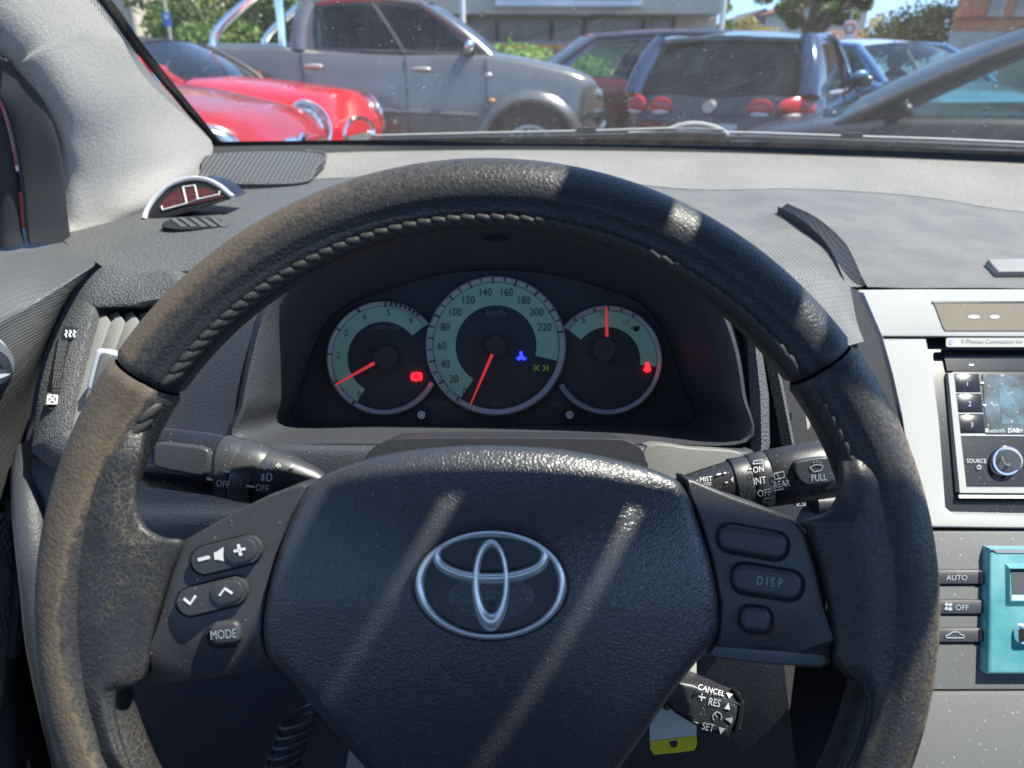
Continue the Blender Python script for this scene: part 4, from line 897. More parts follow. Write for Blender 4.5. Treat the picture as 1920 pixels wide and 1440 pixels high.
# emblem: shallow dish, outer ring, two inner ovals
EX, EY = 920, 1097
em = obj('emblem', ring(EX, EY, 0, 1, .27, .001, n=8), MT['gloss'], wheel); bpy.data.meshes.remove(em.data)
em = obj('emblem', MB().grid([[P(EX + 143 * s * math.cos(2 * math.pi * k / 64), EY - 102 * s * math.sin(2 * math.pi * k / 64), dH(EX, EY) + z + (.0035 * (1 - s)) * 0) for k in range(64)] for s, z in ((1.05, .004), (1.04, -.0012), (1.0, -.0002), (.6, .0004), (.02, .0004))], close_u=True), MT['plastic'], wheel)
em['label'] = 'chrome emblem of three interlocking ovals'
def oval(o, i, lift=0.0, n=80):
    rows = []
    for k in range(n):
        t = 2 * math.pi * k / n; c, s_ = math.cos(t), math.sin(t); row = []
        A = Vector((o[0] + o[2] * c, o[1] - o[3] * s_)); B = Vector((i[0] + i[2] * c, i[1] - i[3] * s_))
        for q, z in ((0, .0016), (.05, -.0008), (.18, -.0020), (.34, -.0026), (.5, -.0028), (.66, -.0026), (.82, -.0020), (.95, -.0008), (1, .0016)):
            p = A.lerp(B, q); row.append(P(p.x, p.y, dH(EX, EY) + z - lift))
        rows.append(row)
    return MB().grid(rows, close_v=True)
MT['emblem'] = M('emblem_chrome', (.80, .81, .82), .22, metal=.62)
obj('outer_oval', oval((920, 1097, 143.5, 103), (921, 1096, 125, 92)), MT['emblem'], em, sharp=80)
obj('wide_oval', oval((921, 1049, 110, 47), (920, 1040, 93, 32.5), .0004), MT['emblem'], em, sharp=80)
obj('tall_oval', oval((920, 1097, 36, 88.5), (921.5, 1087, 21.5, 60), .0008), MT['emblem'], em, sharp=80)
# spoke panels
def dL(x, y): return .290 + .003 * (1 - (x - 275) / 300) + max(0, (y - 1215)) * .00012
lp = [(345, 1014), (400, 982), (480, 940), (545, 914), (566, 908), (577, 912), (548, 965), (518, 1040), (497, 1125), (490, 1190), (497, 1222), (520, 1246), (470, 1262), (380, 1276), (300, 1284), (276, 1280), (277, 1258), (285, 1205), (300, 1140), (322, 1070)]
lsp = obj('left_spoke_panel', pprism(lp, dL, .02, .0022, 3), MT['satin'], wheel)
def dR(x, y): return .2905 + .003 * ((x - 1300) / 260) + max(0, (y - 1205)) * .00012
rp = [(1288, 898), (1300, 900), (1370, 930), (1440, 955), (1492, 976), (1512, 1000), (1532, 1060), (1548, 1130), (1560, 1195), (1562, 1225), (1555, 1246), (1540, 1253), (1440, 1247), (1345, 1236), (1332, 1228), (1348, 1190), (1351, 1130), (1336, 1050), (1312, 970), (1292, 925)]
rsp = obj('right_spoke_panel', pprism(rp, dR, .02, .0022, 3), MT['satin'], wheel)
MT['trimblue'] = M('smooth_grey_trim', (.16, .18, .2), .3, metal=.2)
obj('lower_trim', pprism([(1340, 1212), (1440, 1219), (1548, 1228), (1552, 1243), (1540, 1250), (1440, 1245), (1345, 1234), (1330, 1228)], lambda x, y: dR(x, y) - .0006, .01, .002), MT['trimblue'], rsp)
def button(name, parent, cx, cy, w, h, r, deg, dfn, lift=.0035, mat='button'):
    obj('button_well', pprism(rrect(cx, cy, w + 10, h + 10, r + 5, deg), lambda x, y: dfn(x, y) - .0003, .001), MT['void'], parent)
    return obj(name, pprism(rrect(cx, cy, w, h, r, deg, 7), lambda x, y: dfn(x, y) - lift, .008, .0022, 3), MT[mat], parent)
up_ = .0039
b1 = button('volume_button', lsp, 424, 1041, 132, 50, 25, 14, dL); dd = lambda x, y: dL(x, y) - up_
obj('plus_cap', pprism(rrect(450, 1034, 62, 42, 20, 14), lambda x, y: dL(x, y) - .0046, .003, .0012), MT['button'], b1)
d2 = lambda x, y: dL(x, y) - .0050
obj('minus_mark', strip([(371, 1050), (392, 1045)], 6, dd, .0004), MT['white'], b1, smooth=False)
obj('plus_mark', strip([(438, 1034), (459, 1029)], 5, d2, .0004), MT['white'], b1, smooth=False); obj('plus_mark', strip([(446, 1021), (451, 1042)], 5, d2, .0004), MT['white'], b1, smooth=False)
obj('speaker_mark', pprism([(401, 1036), (406, 1035), (418, 1026), (419, 1052), (408, 1049), (402, 1050)], dd, .0004), MT['white'], b1, smooth=False)
b2 = button('seek_button', lsp, 397, 1119, 132, 50, 25, 14, dL)
obj('up_cap', pprism(rrect(424, 1112, 62, 42, 20, 14), lambda x, y: dL(x, y) - .0046, .003, .0012), MT['button'], b2)
obj('down_mark', strip([(344, 1123), (356, 1133), (366, 1118)], 4.5, dd, .0004), MT['white'], b2, smooth=False)
obj('up_mark', strip([(411, 1117), (421, 1104), (435, 1113)], 4, d2, .0004), MT['white'], b2, smooth=False)
b3 = button('mode_button', lsp, 420, 1189, 58, 44, 16, 5, dL)
ptext('MODE', 419, 1189, dd, 17, MT['white_dim'], b3, deg=5, sx=.72)
dr = lambda x, y: dR(x, y) - up_
button('blank_button', rsp, 1413, 1017, 130, 50, 22, -10, dR)
b5 = button('display_button', rsp, 1440, 1092, 132, 54, 24, -9, dR); ptext('D I S P', 1443, 1091, dr, 17, MT['white_dim'], b5, deg=-7, sx=.72)
button('small_blank_button', rsp, 1419, 1163, 56, 46, 18, -6, dR)
# leather thumb rests joining rim and spokes
def lx(y): return WX - math.sqrt(767 ** 2 - (y - WY) ** 2)
def rx(y): return WX + math.sqrt(767 ** 2 - (y - WY) ** 2)
LB = [(720, 300, 722), (790, 278, 790), (850, 268, 850), (900, 258, 900), (945, 258, 948), (990, 275, 988), (1020, 310, 1008), (1040, 345, 1016), (1080, 322, 1075), (1130, 303, 1135), (1185, 288, 1190), (1240, 278, 1250), (1275, 262, 1280), (1300, 225, 1296), (1335, 217, 1330), (1380, 228, 1380), (1430, 250, 1440), (1500, 300, 1520)]
def thumb(name, xf, data, side, mat, wearfn):
    ctrl = []
    for ri, (y0, bx, by) in enumerate(data):
        sink = {0: .014, 1: .005, len(data) - 1: .01}.get(ri, 0)
        x0 = xf(y0); dfr = D0 - .0142
        A_ = (x0 - side * 8, y0, dfr + .0016 + sink)
        row = [A_]
        for t, dz in ((.35, .0015), (.7, .003), (.93, .0045), (1.0, .010)):
            row.append((lerp(x0, bx, t), lerp(y0, by, t), lerp(dfr, .287, t) + (dz - .003) * 1.0 + sink))
        row.append((bx - side * 4, by, .312))
        ctrl.append([P(*p) for p in row])
    rows = surf(ctrl, 4, 5); wear = []
    for r in rows:
        for p in r:
            q = p - WC; xx = q.dot(cR); yy = q.dot(cU); rr = math.hypot(xx, yy) / K; t = math.degrees(math.atan2(yy, xx)) % 360
            wear.append(wearfn(t if side > 0 else (t if t < 180 else t - 360), 60, rr))
    return obj(name, MB().grid(rows), mat, wheel, attr={'wear': wear}, sharp=80)
thumb('left_thumb_rest', lx, LB, 1, MT['rim_left'], w_left)
RB = [(800, 1590, 800), (850, 1572, 850), (890, 1573, 890), (930, 1568, 930), (965, 1545, 962), (985, 1500, 978), (1010, 1514, 1000), (1060, 1534, 1060), (1130, 1550, 1130), (1195, 1562, 1195), (1240, 1562, 1238), (1262, 1580, 1262), (1290, 1612, 1292), (1330, 1622, 1330), (1380, 1610, 1385), (1430, 1585, 1440), (1500, 1530, 1520)]
thumb('right_thumb_rest', rx, RB, -1, MT['rim_right'], w_right)
# spoke skeleton and hub behind the panels
obj('hub', MB().tube([P(920, 1120, .300), P(920, 1110, .36)], [.060, .052], 32), MT['plastic'], wheel)
obj('spoke_core', pprism([(500, 930), (1340, 930), (1500, 1010), (1540, 1240), (1300, 1230), (1100, 1480), (740, 1480), (520, 1240), (290, 1265), (330, 1020)], .305, .012), MT['plastic'], wheel)

# ================================================================== column cover and stalks
colc = thing('steering_column_cover', 'dark plastic cover over the steering column behind the airbag', 'column cover', P(930, 1000, .40))
hump = [(676, 900), (680, 870), (692, 846), (716, 830), (750, 823), (930, 821), (1140, 823), (1180, 828), (1204, 843), (1212, 866), (1216, 900), (1216, 1200), (676, 1200)]
obj('upper_shell', pprism([(p.x, p.y) for p in spline([(x, y, 0) for x, y in hump], 3, True)], .395, .05, .006, 3), MT['plastic'], colc)
def stalk(path, radii, sy=.8, n=28): return MB().tube(path, radii, n, up=-cF, sy=sy)
ts = thing('turn_signal_stalk', 'black light stalk on the left of the column marked OFF with lamp symbols', 'stalk', P(440, 890, .36))
dS = .384
def sp(x, y, dz=0): return P(x, y, dS + dz)
obj('lever', stalk([sp(625, 920), sp(590, 908), sp(540, 897), sp(500, 890), sp(470, 884)], [.004, .0088, .0130, .0149, .0153]), MT['satin'], ts)
obj('rear_collar', stalk([sp(489, 889), sp(487, 888), sp(452, 881), sp(449, 880)], [.0155, .0166, .0170, .0163]), MT['satin'], ts)
obj('front_collar', stalk([sp(448, 880), sp(446, 879), sp(422, 874), sp(420, 874)], [.0164, .0169, .0171, .0166]), MT['satin'], ts)
kb = obj('end_knob', stalk([sp(419, 873), sp(417, 873), sp(380, 867), sp(300, 857), sp(284, 855), sp(276, 854)], [.0163, .0168, .0170, .0166, .0157, .0125]), MT['gloss'], ts)
obj('flat_pad', pprism([(p.x, p.y) for p in spline([(293, 830, 0), (330, 832, 0), (375, 838, 0), (392, 848, 0), (392, 880, 0), (380, 894, 0), (340, 888, 0), (300, 880, 0), (288, 872, 0), (287, 845, 0)], 4, True)], dS - .0156, .006, .002, 3), MT['satin'], kb)
def dcyl(cy0, slope, cx0, rad, d0=dS, sy=.8):
    def f(x, y):
        off = (y - (cy0 + slope * (x - cx0))) * d0 / F; return d0 - sy * math.sqrt(max(0, rad ** 2 - off ** 2)) - .0006
    return f
fS = dcyl(884, .19, 455, .0180)
for x, y in ((418, 907), (492, 915)): ptext('OFF', x, y, fS, 13, MT['white'], ts, deg=-9, sx=.8)
for x, y, w in ((393, 899, 11), (424, 884, 11), (469, 912, 15)): obj('mark', strip([(x - w / 2, y - 1), (x + w / 2, y + 1)], 4, fS, .0004), MT['white'], ts, smooth=False)
def fog(x, y, flip):
    pts = [(x + flip * 5 * math.cos(R(a_)) * (1.3 if math.cos(R(a_)) < 0 else .7), y - 7 * math.sin(R(a_))) for a_ in range(0, 361, 30)]
    obj('fog_lamp_symbol', strip(pts, 1.6, fS, .0003), MT['white'], ts, smooth=False)
    for k in (-4, 0, 4): obj('fog_lamp_ray', strip([(x + flip * 7, y + k), (x + flip * 14, y + k + 1)], 1.5, fS, .0003), MT['white'], ts, smooth=False)
    obj('fog_lamp_ray', strip([(x + flip * 10, y - 7), (x + flip * 10, y + 7)], 1.4, fS, .0003), MT['white'], ts, smooth=False)
fog(497, 873, 1); fog(503, 895, -1)
for x, s_ in ((527, -1), (543, 1)):
    obj('arrow_symbol', strip([(x, 873 + s_), (x + 6 * s_, 873 + s_), (x + 4 * s_, 869 + s_), (x + 10 * s_, 874 + s_), (x + 4 * s_, 880 + s_), (x + 6 * s_, 876 + s_), (x, 876 + s_)], 1.3, dcyl(897, .2, 540, .0131), .0003), MT['white'], ts, smooth=False)
# wiper stalk
wt = thing('wiper_stalk', 'dusty black wiper stalk on the right of the column marked MIST, INT, REAR and PULL', 'stalk', P(1420, 900, .36))
MT['dusty'] = M('dusty_black_plastic', (.026, .026, .03), .40, dust=.45, dscale=1300, dcol=(.55, .52, .47))
def wc(x): return 926 - (x - 1270) * .17
def wp(x, dz=0): return P(x, wc(x), dS + dz)
obj('lever', stalk([wp(1255), wp(1280), wp(1320), wp(1372)], [.0074, .009, .011, .0131]), MT['dusty'], wt)
obj('rear_collar', stalk([wp(1370), wp(1373), wp(1402), wp(1406)], [.0131, .0142, .0142, .0134]), MT['dusty'], wt)
obj('front_collar', stalk([wp(1405), wp(1408), wp(1436), wp(1438)], [.0142, .0149, .0153, .0149]), MT['satin'], wt)
obj('body', stalk([wp(1439), wp(1441), wp(1490), wp(1556), wp(1566), wp(1572)], [.015, .0154, .0158, .0158, .0145, .0105]), MT['dusty'], wt)
obj('pull_pad', pprism([(p.x, p.y) for p in spline([(1490, 874, 0), (1500, 864, 0), (1550, 857, 0), (1560, 865, 0), (1568, 890, 0), (1562, 904, 0), (1520, 911, 0), (1503, 905, 0), (1492, 890, 0)], 4, True)], dS - .0149, .006, .002, 3), MT['satin'], wt)
fW = dcyl(926, -.17, 1270, .0163); fP = lambda x, y: min(fW(x, y), dS - .0156)
fL = dcyl(926, -.17, 1270, .0122)
ptext('MIST', 1324, 898, fL, 9, MT['white'], wt, deg=6, sx=.9); ptext('OFF', 1325, 909, fL, 9, MT['white'], wt, deg=6, sx=.85); ptext('AUTO', 1328, 920, fL, 8, MT['white'], wt, deg=6, sx=.8)
ptext('ON', 1422, 880, fW, 11, MT['white'], wt, deg=8, sx=.85); ptext('INT', 1425, 901, fW, 13, MT['white'], wt, deg=8, sx=.8); ptext('OFF', 1433, 924, fW, 13, MT['white'], wt, deg=8, sx=.8)
ptext('REAR', 1466, 907, fW, 12, MT['white_dim'], wt, deg=9, sx=.75); ptext('PULL', 1536, 895, fP, 13, MT['white_dim'], wt, deg=5, sx=.72)
for pth, w in (([(1296, 905), (1309, 900)], 2), ([(1344, 890), (1352, 888)], 2.5), ([(1357, 887), (1362, 886)], 2.5), ([(1360, 905), (1365, 904)], 2), ([(1362, 926), (1368, 925)], 2)):
    obj('mark', strip(pth, w, fL, .0003), MT['white'], wt, smooth=False)
obj('pointer', pprism([(1375, 893), (1375, 905), (1370, 899)], fW, .0003), MT['white'], wt, smooth=False)
for (x, y) in ((1421, 866), (1440, 938)):
    obj('washer_symbol', strip([(x - 9, y + 4), (x - 7, y - 2), (x, y - 3), (x + 9, y - 4), (x + 8, y + 2), (x, y + 3), (x - 9, y + 4)], 1.5, fW, .0003), MT['white_dim'], wt, smooth=False)
obj('rear_wiper_symbol', strip([(1451, 888), (1470, 884), (1471, 895), (1453, 899), (1451, 888)], 1.5, fW, .0003), MT['white_dim'], wt, smooth=False); obj('rear_wiper_symbol', strip([(1456, 887), (1463, 900)], 1.3, fW, .0003), MT['white_dim'], wt, smooth=False)
obj('mark', strip([(1452, 920), (1469, 917), (1469, 914)], 1.5, fW, .0003), MT['white_dim'], wt, smooth=False)
obj('wiper_symbol', strip([(1519, 877), (1525, 873), (1532, 871), (1539, 872), (1544, 874), (1539, 882), (1527, 885), (1519, 877)], 1.6, fP, .0003), MT['white_dim'], wt, smooth=False)
for k in range(3): obj('spray_dash', strip([(1525 + 6 * k, 868 - (k == 1) * 2), (1528 + 6 * k, 866 - (k == 1) * 2)], 1.4, fP, .0003), MT['white_dim'], wt, smooth=False)
# cruise stalk
cs = thing('cruise_control_stalk', 'short black cruise control lever marked CANCEL, RES and SET below the right spoke', 'stalk', P(1330, 1330, .33))
dK = .368
A_ = [(1222, 1252), (1290, 1268), (1330, 1278), (1384, 1296), (1389, 1318), (1380, 1360), (1368, 1384), (1345, 1380), (1310, 1364), (1272, 1344), (1240, 1310)]
obj('lever', prism([P(x, y, dK) for x, y in ((1226, 1272), (1300, 1284), (1386, 1322), (1382, 1352), (1367, 1384), (1345, 1380), (1305, 1363), (1268, 1341), (1238, 1312))], cF * .022, .003, 3), MT['dusty'], cs)
top_ = obj('top_face', MB().grid([[P(x0, y0, dK + .0215), P(x1, y1, dK + .0005)] for (x0, y0), (x1, y1) in (((1226, 1246), (1226, 1274)), ((1290, 1262), (1302, 1290)), ((1384, 1296), (1387, 1322)))] + [[P(1388, 1300, dK + .0225), P(1389, 1324, dK + .004)]]), MT['satin'], cs)
dT = lambda x, y: dK + .0004 + max(0, (1290 + (x - 1302) * .38 - y)) * .00078 - .0042
ptext('CANCEL', 1334, 1294, dT, 10, MT['white'], cs, deg=-16, sx=.95)
obj('cancel_arrow', pprism([(1362, 1299), (1374, 1302), (1367, 1309)], dT, .0003), MT['white'], cs, smooth=False)
dq = dK - .0007
ptext('RES', 1340, 1317, dq, 14, MT['white'], cs, deg=-13, sx=.75); ptext('SET', 1328, 1363, dq, 14, MT['white_dim'], cs, deg=-13, sx=.75)
for pth in ([(1310, 1306), (1323, 1309)], [(1317, 1301), (1315, 1314)]): obj('mark', strip(pth, 2.4, dq, .0003), MT['white'], cs, smooth=False)
obj('mark', strip([(1298, 1353), (1309, 1356)], 2, dq, .0003), MT['white_dim'], cs, smooth=False)
for tri, mm in (([(1366, 1317), (1369, 1331), (1358, 1329)], 'white'), ([(1374, 1346), (1372, 1357), (1360, 1348)], 'white_dim'), ([(1348, 1364), (1359, 1367), (1351, 1377)], 'white_dim')): obj('arrow_mark', pprism(tri, dq, .0003), MT[mm], cs, smooth=False)
obj('gauge_symbol', ring(1345, 1344, 7.5, 9.2, dq, .0003, -40, 230, 20), MT['white_dim'], cs, smooth=False); obj('gauge_symbol', strip([(1345, 1345), (1340, 1338)], 1.6, dq, .0003), MT['white_dim'], cs, smooth=False)
obj('end_button', prism([P(x, y, dK + .002) for x, y in ((1389, 1309), (1396, 1314), (1397, 1328), (1391, 1362), (1384, 1378), (1376, 1377), (1384, 1345))], cF * .016, .002, 2), MT['gloss'], cs)
obj('stem', MB().tube([P(1270, 1300, dK + .012), P(1180, 1230, dK + .03), P(1080, 1150, dK + .06)], .011, 16), MT['plastic'], cs)
# ================================================================== outside: ground, sky side buildings, vehicles, trees
MT['asphalt'] = M('asphalt', (.055, .055, .056), .9, col2=(.075, .074, .072), nscale=.8, bumps=(('noise', 60, .004),))
gm = MB(); gm.grid([[Vector((-160 + 20 * i, -60 + 20 * j, 0)) for i in range(17)] for j in range(14)])
gr = obj('ground', gm, MT['asphalt'], smooth=False); tag(gr, 'grey asphalt car park', 'ground', kind='structure')
def carpaint(name, col, rough=.28, metal=.3):
    return M(name, col, rough, metal=metal, coat=.6, col2=tuple(c * .85 for c in col), nscale=2)
MT['tyre'] = M('tyre', (.02, .02, .02), .85); MT['alloy'] = M('alloy', (.55, .52, .48), .35, metal=.7)
MT['car_glass'] = GLASS('car_window_glass', (.50, .60, .55), 1.0, .75)
MT['dark_glass'] = GLASS('tinted_window_glass', (.30, .33, .33), .8, .7)
MT['clear_glass'] = GLASS('green_window_glass', (.62, .80, .70), 1.0, .9)
MT['seat'] = M('seat_cloth', (.045, .046, .05), .85); MT['black_trim'] = M('exterior_black_trim', (.018, .018, .02), .45)
MT['lens'] = M('headlamp_lens', (.62, .64, .66), .12, metal=.75, col2=(.2, .21, .22), nscale=22); MT['red_lens'] = M('red_lamp_lens', (.55, .015, .02), .18, coat=.5)
MT['orange'] = M('orange_lens', (.8, .28, .03), .3); MT['plate'] = M('number_plate', (.7, .7, .68), .5); MT['mesh_grille'] = M('car_grille', (.12, .12, .11), .4, bumps=(('dots', 60, .004),))
def vehicle(name, label, px, Y, heading, sp, group='cars parked around the car park'):
    """heading in degrees: 0 = towards +X (right), 90 = away from the camera.  local x forward, y left, z up"""
    X = (px - 960) * Y / 1457.0
    root = thing(name, label, 'car' if sp.get('cat') is None else sp['cat'], (X, Y, 0), group, R(heading))
    L, W, H = sp['L'], sp['W'], sp['H']; xs = sp['front']                         # local x of the nose
    paint = sp['paint']; top = sorted(sp['top'])                                          # lower body top line [(x,z)]
    n = 44; rows = []
    for i in range(n + 1):
        t = i / n; tt = .5 - .5 * math.cos(math.pi * t); x = xs - L * tt
        e = min(1, min(xs - x, x - (xs - L)) / (L * sp.get('round', .16))); w = W / 2 * (.70 + .30 * (1 - (1 - e) ** 2.4)); zt = pl(x, top)
        e2 = min(1, min(xs - x, x - (xs - L)) / .12); z0 = .24 + .14 * (1 - e2); zt2 = lerp(z0 + .32, zt, .55 + .45 * math.sqrt(e2)); zm = lerp(z0, zt2, .55)
        half = [(0, z0), (w * .86, z0), (w * .97, z0 + .08), (w, lerp(z0, zt2, .35)), (w * 1.0, zm), (w * .985, lerp(zm, zt2, .55)), (w * .955, zt2 - .035), (w * .91, zt2), (w * .6, zt2 + sp.get('crown', .03) * e2), (0, zt2 + sp.get('crown', .03) * 1.3 * e2)]
        rows.append([Vector((x, y, z)) for y, z in half] + [Vector((x, -y, z)) for y, z in half[::-1][1:-1]])
    bmesh_ = MB().grid(rows, close_u=True); m_n = len(rows[0]); bmesh_.f.append(tuple(range(m_n))); bmesh_.f.append(tuple(n * m_n + k for k in range(m_n)))
    body = obj('body', bmesh_, paint, root, local=True, sharp=50)
    bx = sp['belt']; tx = sp['roof']                                              # (front x, rear x) at belt and at roof
    zb0, zb1 = pl(bx[0], top), pl(bx[1], top); wb_, wt = W / 2 * .90, W / 2 * sp.get('tumble', .70); zr = H
    def C(s, v, fr):                                                              # corner edge; s = +1 left, -1 right; fr front or rear
        b = Vector((bx[0] if fr else bx[1], s * wb_ * (.94 if fr else .95), (zb0 if fr else zb1) - .01)); t = Vector((tx[0] if fr else tx[1], s * wt * (.96 if fr else .95), zr - .06))
        mid = lerp(b, t, .5) + Vector(((.05 if fr else -.05), s * .04, .03)); return (1 - v) ** 2 * b + 2 * v * (1 - v) * mid + v * v * t
    def S(s, u, v):                                                               # side skin u 0 front .. 1 rear
        p = lerp(C(s, v, True), C(s, v, False), u); return p + Vector((0, s * .07 * math.sin(math.pi * u) * 1.0, .045 * math.sin(math.pi * u) * v))
    def E(fr, u, v):                                                              # windscreen / rear window, u 0 left .. 1 right
        p = lerp(C(1, v, fr), C(-1, v, fr), u); return p + Vector(((.16 if fr else -.10) * math.sin(math.pi * u) * (1 - .35 * v), 0, .05 * math.sin(math.pi * u) * v))
    def patch(fn, u0, u1, v0, v1, nu=8, nv=6, u0t=None, u1t=None):
        u0t = u0 if u0t is None else u0t; u1t = u1 if u1t is None else u1t
        return [[fn(lerp(lerp(u0, u0t, j / nv), lerp(u1, u1t, j / nv), i / nu), lerp(v0, v1, j / nv)) for i in range(nu + 1)] for j in range(nv + 1)]
    # roof
    rr = []
    for i in range(13):
        u = i / 12; a, b = S(1, u, 1.0), S(-1, u, 1.0)
        bowx = (E(True, .5, 1).x - a.x) * (1 - u) ** 3 + (E(False, .5, 1).x - a.x) * u ** 3 if u in (0.0, 1.0) else 0
        rr.append([lerp(a, b, j / 10) + Vector(((.16 * .65 * (1 - u) ** 4 - .10 * .65 * u ** 4) * math.sin(math.pi * j / 10), 0, (.05 + .02 * math.sin(math.pi * u)) * math.sin(math.pi * j / 10))) for j in range(11)])
    rm = MB().grid(rr); rm.grid([[p - Vector((0, 0, .035)) for p in r] for r in rr])
    obj('roof', rm, sp.get('roof_mat', paint), root, local=True)
    gl = sp.get('glass', MT['car_glass'])
    obj('windscreen', MB().grid(patch(lambda u, v: E(True, u, v), .05, .95, .04, .97)), gl, root, local=True)
    obj('rear_window', MB().grid(patch(lambda u, v: E(False, u, v), .08, .92, .05, .94)), sp.get('rear_glass', gl), root, local=True)
    bp = sp.get('bpillar', (.46,)); us = [.06] + [x for b in bp for x in (b - .022, b + .022)] + [sp.get('qend', .92)]
    pmat = sp.get('pillar_mat', MT['black_trim'])
    for s in (1, -1):
        for k in range(0, len(us), 2):
            obj('side_window', MB().grid(patch(lambda u, v: S(s, u, v), us[k], us[k + 1], .07, .88)), sp.get('side_glass', gl), root, local=True)
        fm = sp.get('corner_mat', paint); fr_ = MB()
        for u0, u1, v0, v1 in ((0, 1, 0, .075), (0, 1, .875, 1), (0, us[0] + .004, .05, .9), (us[-1] - .004, 1, .05, .9)): fr_.grid(patch(lambda u, v: S(s, u, v) - Vector((0, s * .006, 0)), u0, u1, v0, v1, 12, 4))
        obj('window_frame', fr_, fm, root, local=True)
        for b in bp: obj('pillar', MB().tube([S(s, b, v) - Vector((0, s * .01, 0)) for v in (0, .25, .5, .75, 1)], .04, 8, sy=.5), pmat, root, local=True)
        for fr in (True, False): obj('pillar', MB().tube([C(s, v, fr) for v in (0, .2, .4, .6, .8, 1)], sp.get('ap', .042) if fr else sp.get('cp', .075), 10), sp.get('corner_mat', paint), root, local=True)
        obj('roof_rail', MB().tube([S(s, u, 1.0) for u in [i / 10 for i in range(11)]], .04, 8), sp.get('corner_mat', paint), root, local=True)
        obj('belt_moulding', MB().tube([S(s, u, .02) for u in [i / 10 for i in range(11)]], .018, 6), sp.get('belt_mat', MT['black_trim']), root, local=True)
    # cabin
    obj('cabin_floor', MB().box(((bx[0] + bx[1]) / 2, 0, .55), (abs(bx[0] - bx[1]) / 2 * .92, wb_ * .9, .06)), MT['seat'], root, smooth=False, local=True)
    obj('dashboard', MB().tube([Vector((bx[0] - .16, y, zb0 - .06)) for y in (-wb_ * .85, 0, wb_ * .85)], .13, 10), MT['seat'], root, local=True)
    zs = zb0 + .02
    for s in (1, -1):
        sx = lerp(tx[0], bx[0], .0) - .38
        st_ = obj('front_seat', MB().tube([Vector((sx + .45, s * .36, .62)), Vector((sx + .08, s * .36, .6)), Vector((sx - .02, s * .36, .8)), Vector((sx - .1, s * .36, zs + .05)), Vector((sx - .13, s * .36, zs + .12))], [.15, .19, .2, .19, .1], 12, sy=.55), MT['seat'], root, local=True)
        obj('headrest', MB().ell((sx - .15, s * .36, zs + .22), (Vector((.06, 0, 0)), Vector((0, .13, 0)), Vector((0, 0, .10)))), MT['seat'], st_, local=True)
    if sp.get('rear_seat', True):
        sx = lerp(tx[1], bx[1], .2) + .42
        rb = obj('rear_seat', MB().box((sx, 0, .78), (.10, wb_ * .82, .28)), MT['seat'], root, local=True)
        for y in (.36, -.36): obj('headrest', MB().ell((sx - .03, y, zb1 + .09), (Vector((.05, 0, 0)), Vector((0, .12, 0)), Vector((0, 0, .09)))), MT['seat'], rb, local=True)
    sw = Vector((bx[0] - .42, .36, zb0 - .0)); pts = [sw + Vector((.06 * math.sin(a) * 1, .18 * math.cos(a), .17 * math.sin(a))) for a in [2 * math.pi * k / 24 for k in range(25)]]
    obj('wheel_inside', MB().tube(pts, .016, 8), MT['black_trim'], root, local=True)
    # road wheels with arches
    wr = sp.get('wr', .31)
    for fx in sp['axles']:
        for s in (1, -1):
            y0 = s * (W / 2 - .10)
            obj('arch_liner', MB().tube([Vector((fx, y0, wr + .02)), Vector((fx, s * (W / 2 * 1.0 + .004), wr + .02))], wr * 1.17, 28), MT['void'], root, local=True)
            ty = obj('wheel', MB().grid([[Vector((fx + r_ * math.cos(a), s * (W / 2 + yy), wr + r_ * math.sin(a))) for a in [2 * math.pi * k / 32 for k in range(32)]] for r_, yy in ((wr * .62, -.01), (wr * .66, .012), (wr * .93, .014), (wr, -.01), (wr, -.18))], close_u=True), MT['tyre'], root, local=True)
            rim = MB()
            rim.grid([[Vector((fx + r_ * math.cos(a), s * (W / 2 + yy), wr + r_ * math.sin(a))) for a in [2 * math.pi * k / 32 for k in range(32)]] for r_, yy in ((wr * .68, .014), (wr * .60, .016), (wr * .58, -.03))], close_u=True)
            for k in range(5):
                a = R(90 + 72 * k + 14); c, si = math.cos(a), math.sin(a)
                for off in (-.22, .22):
                    a2 = a + off; rim.tube([Vector((fx + .02 * c, s * (W / 2 + .0), wr + .02 * si)), Vector((fx + wr * .6 * math.cos(a2 * 1.0), s * (W / 2 + .008), wr + wr * .6 * math.sin(a2)))], .022, 6)
            obj('rim', rim, MT['alloy'], ty, local=True)
            if sp.get('flare'):
                fl_ = []
                for k in range(19):
                    a = R(-12 + 204 * k / 18); c, si = math.cos(a), math.sin(a)
                    fl_.append([Vector((fx + wr * q * c * 1.04, s * (W / 2 * 1.0 + yy), wr + .03 + wr * q * si)) for q, yy in ((1.13, -.03), (1.14, .045), (1.22, .055), (1.34, .03), (1.42, -.012))])
                obj('arch_flare', MB().grid(fl_), paint, root, local=True)
    # mirrors and handles
    for s in (1, -1):
        m_ = S(s, .06, .12) + Vector((-.02, s * .14, .03)); ms = sp.get('mirror_scale', 1.0); mo = obj('mirror', MB().ell(m_, (Vector((.06, 0, .02)) * ms, Vector((0, .11, 0)) * ms, Vector((0, 0, .06)) * ms)), sp.get('mirror_mat', paint), root, local=True)
        obj('mirror_arm', MB().tube([m_, S(s, .07, .02)], .025, 6), MT['black_trim'], mo, local=True)
        for u in sp.get('handles', (.40, .86)):
            p = S(s, u, 0.0); obj('door_handle', MB().ell((p.x, s * (W / 2 * 1.0 + .005), pl(p.x, top) - .14), (Vector((.10, 0, 0)), Vector((0, .022, 0)), Vector((0, 0, .022)))), sp.get('handle_mat', paint), root, local=True)
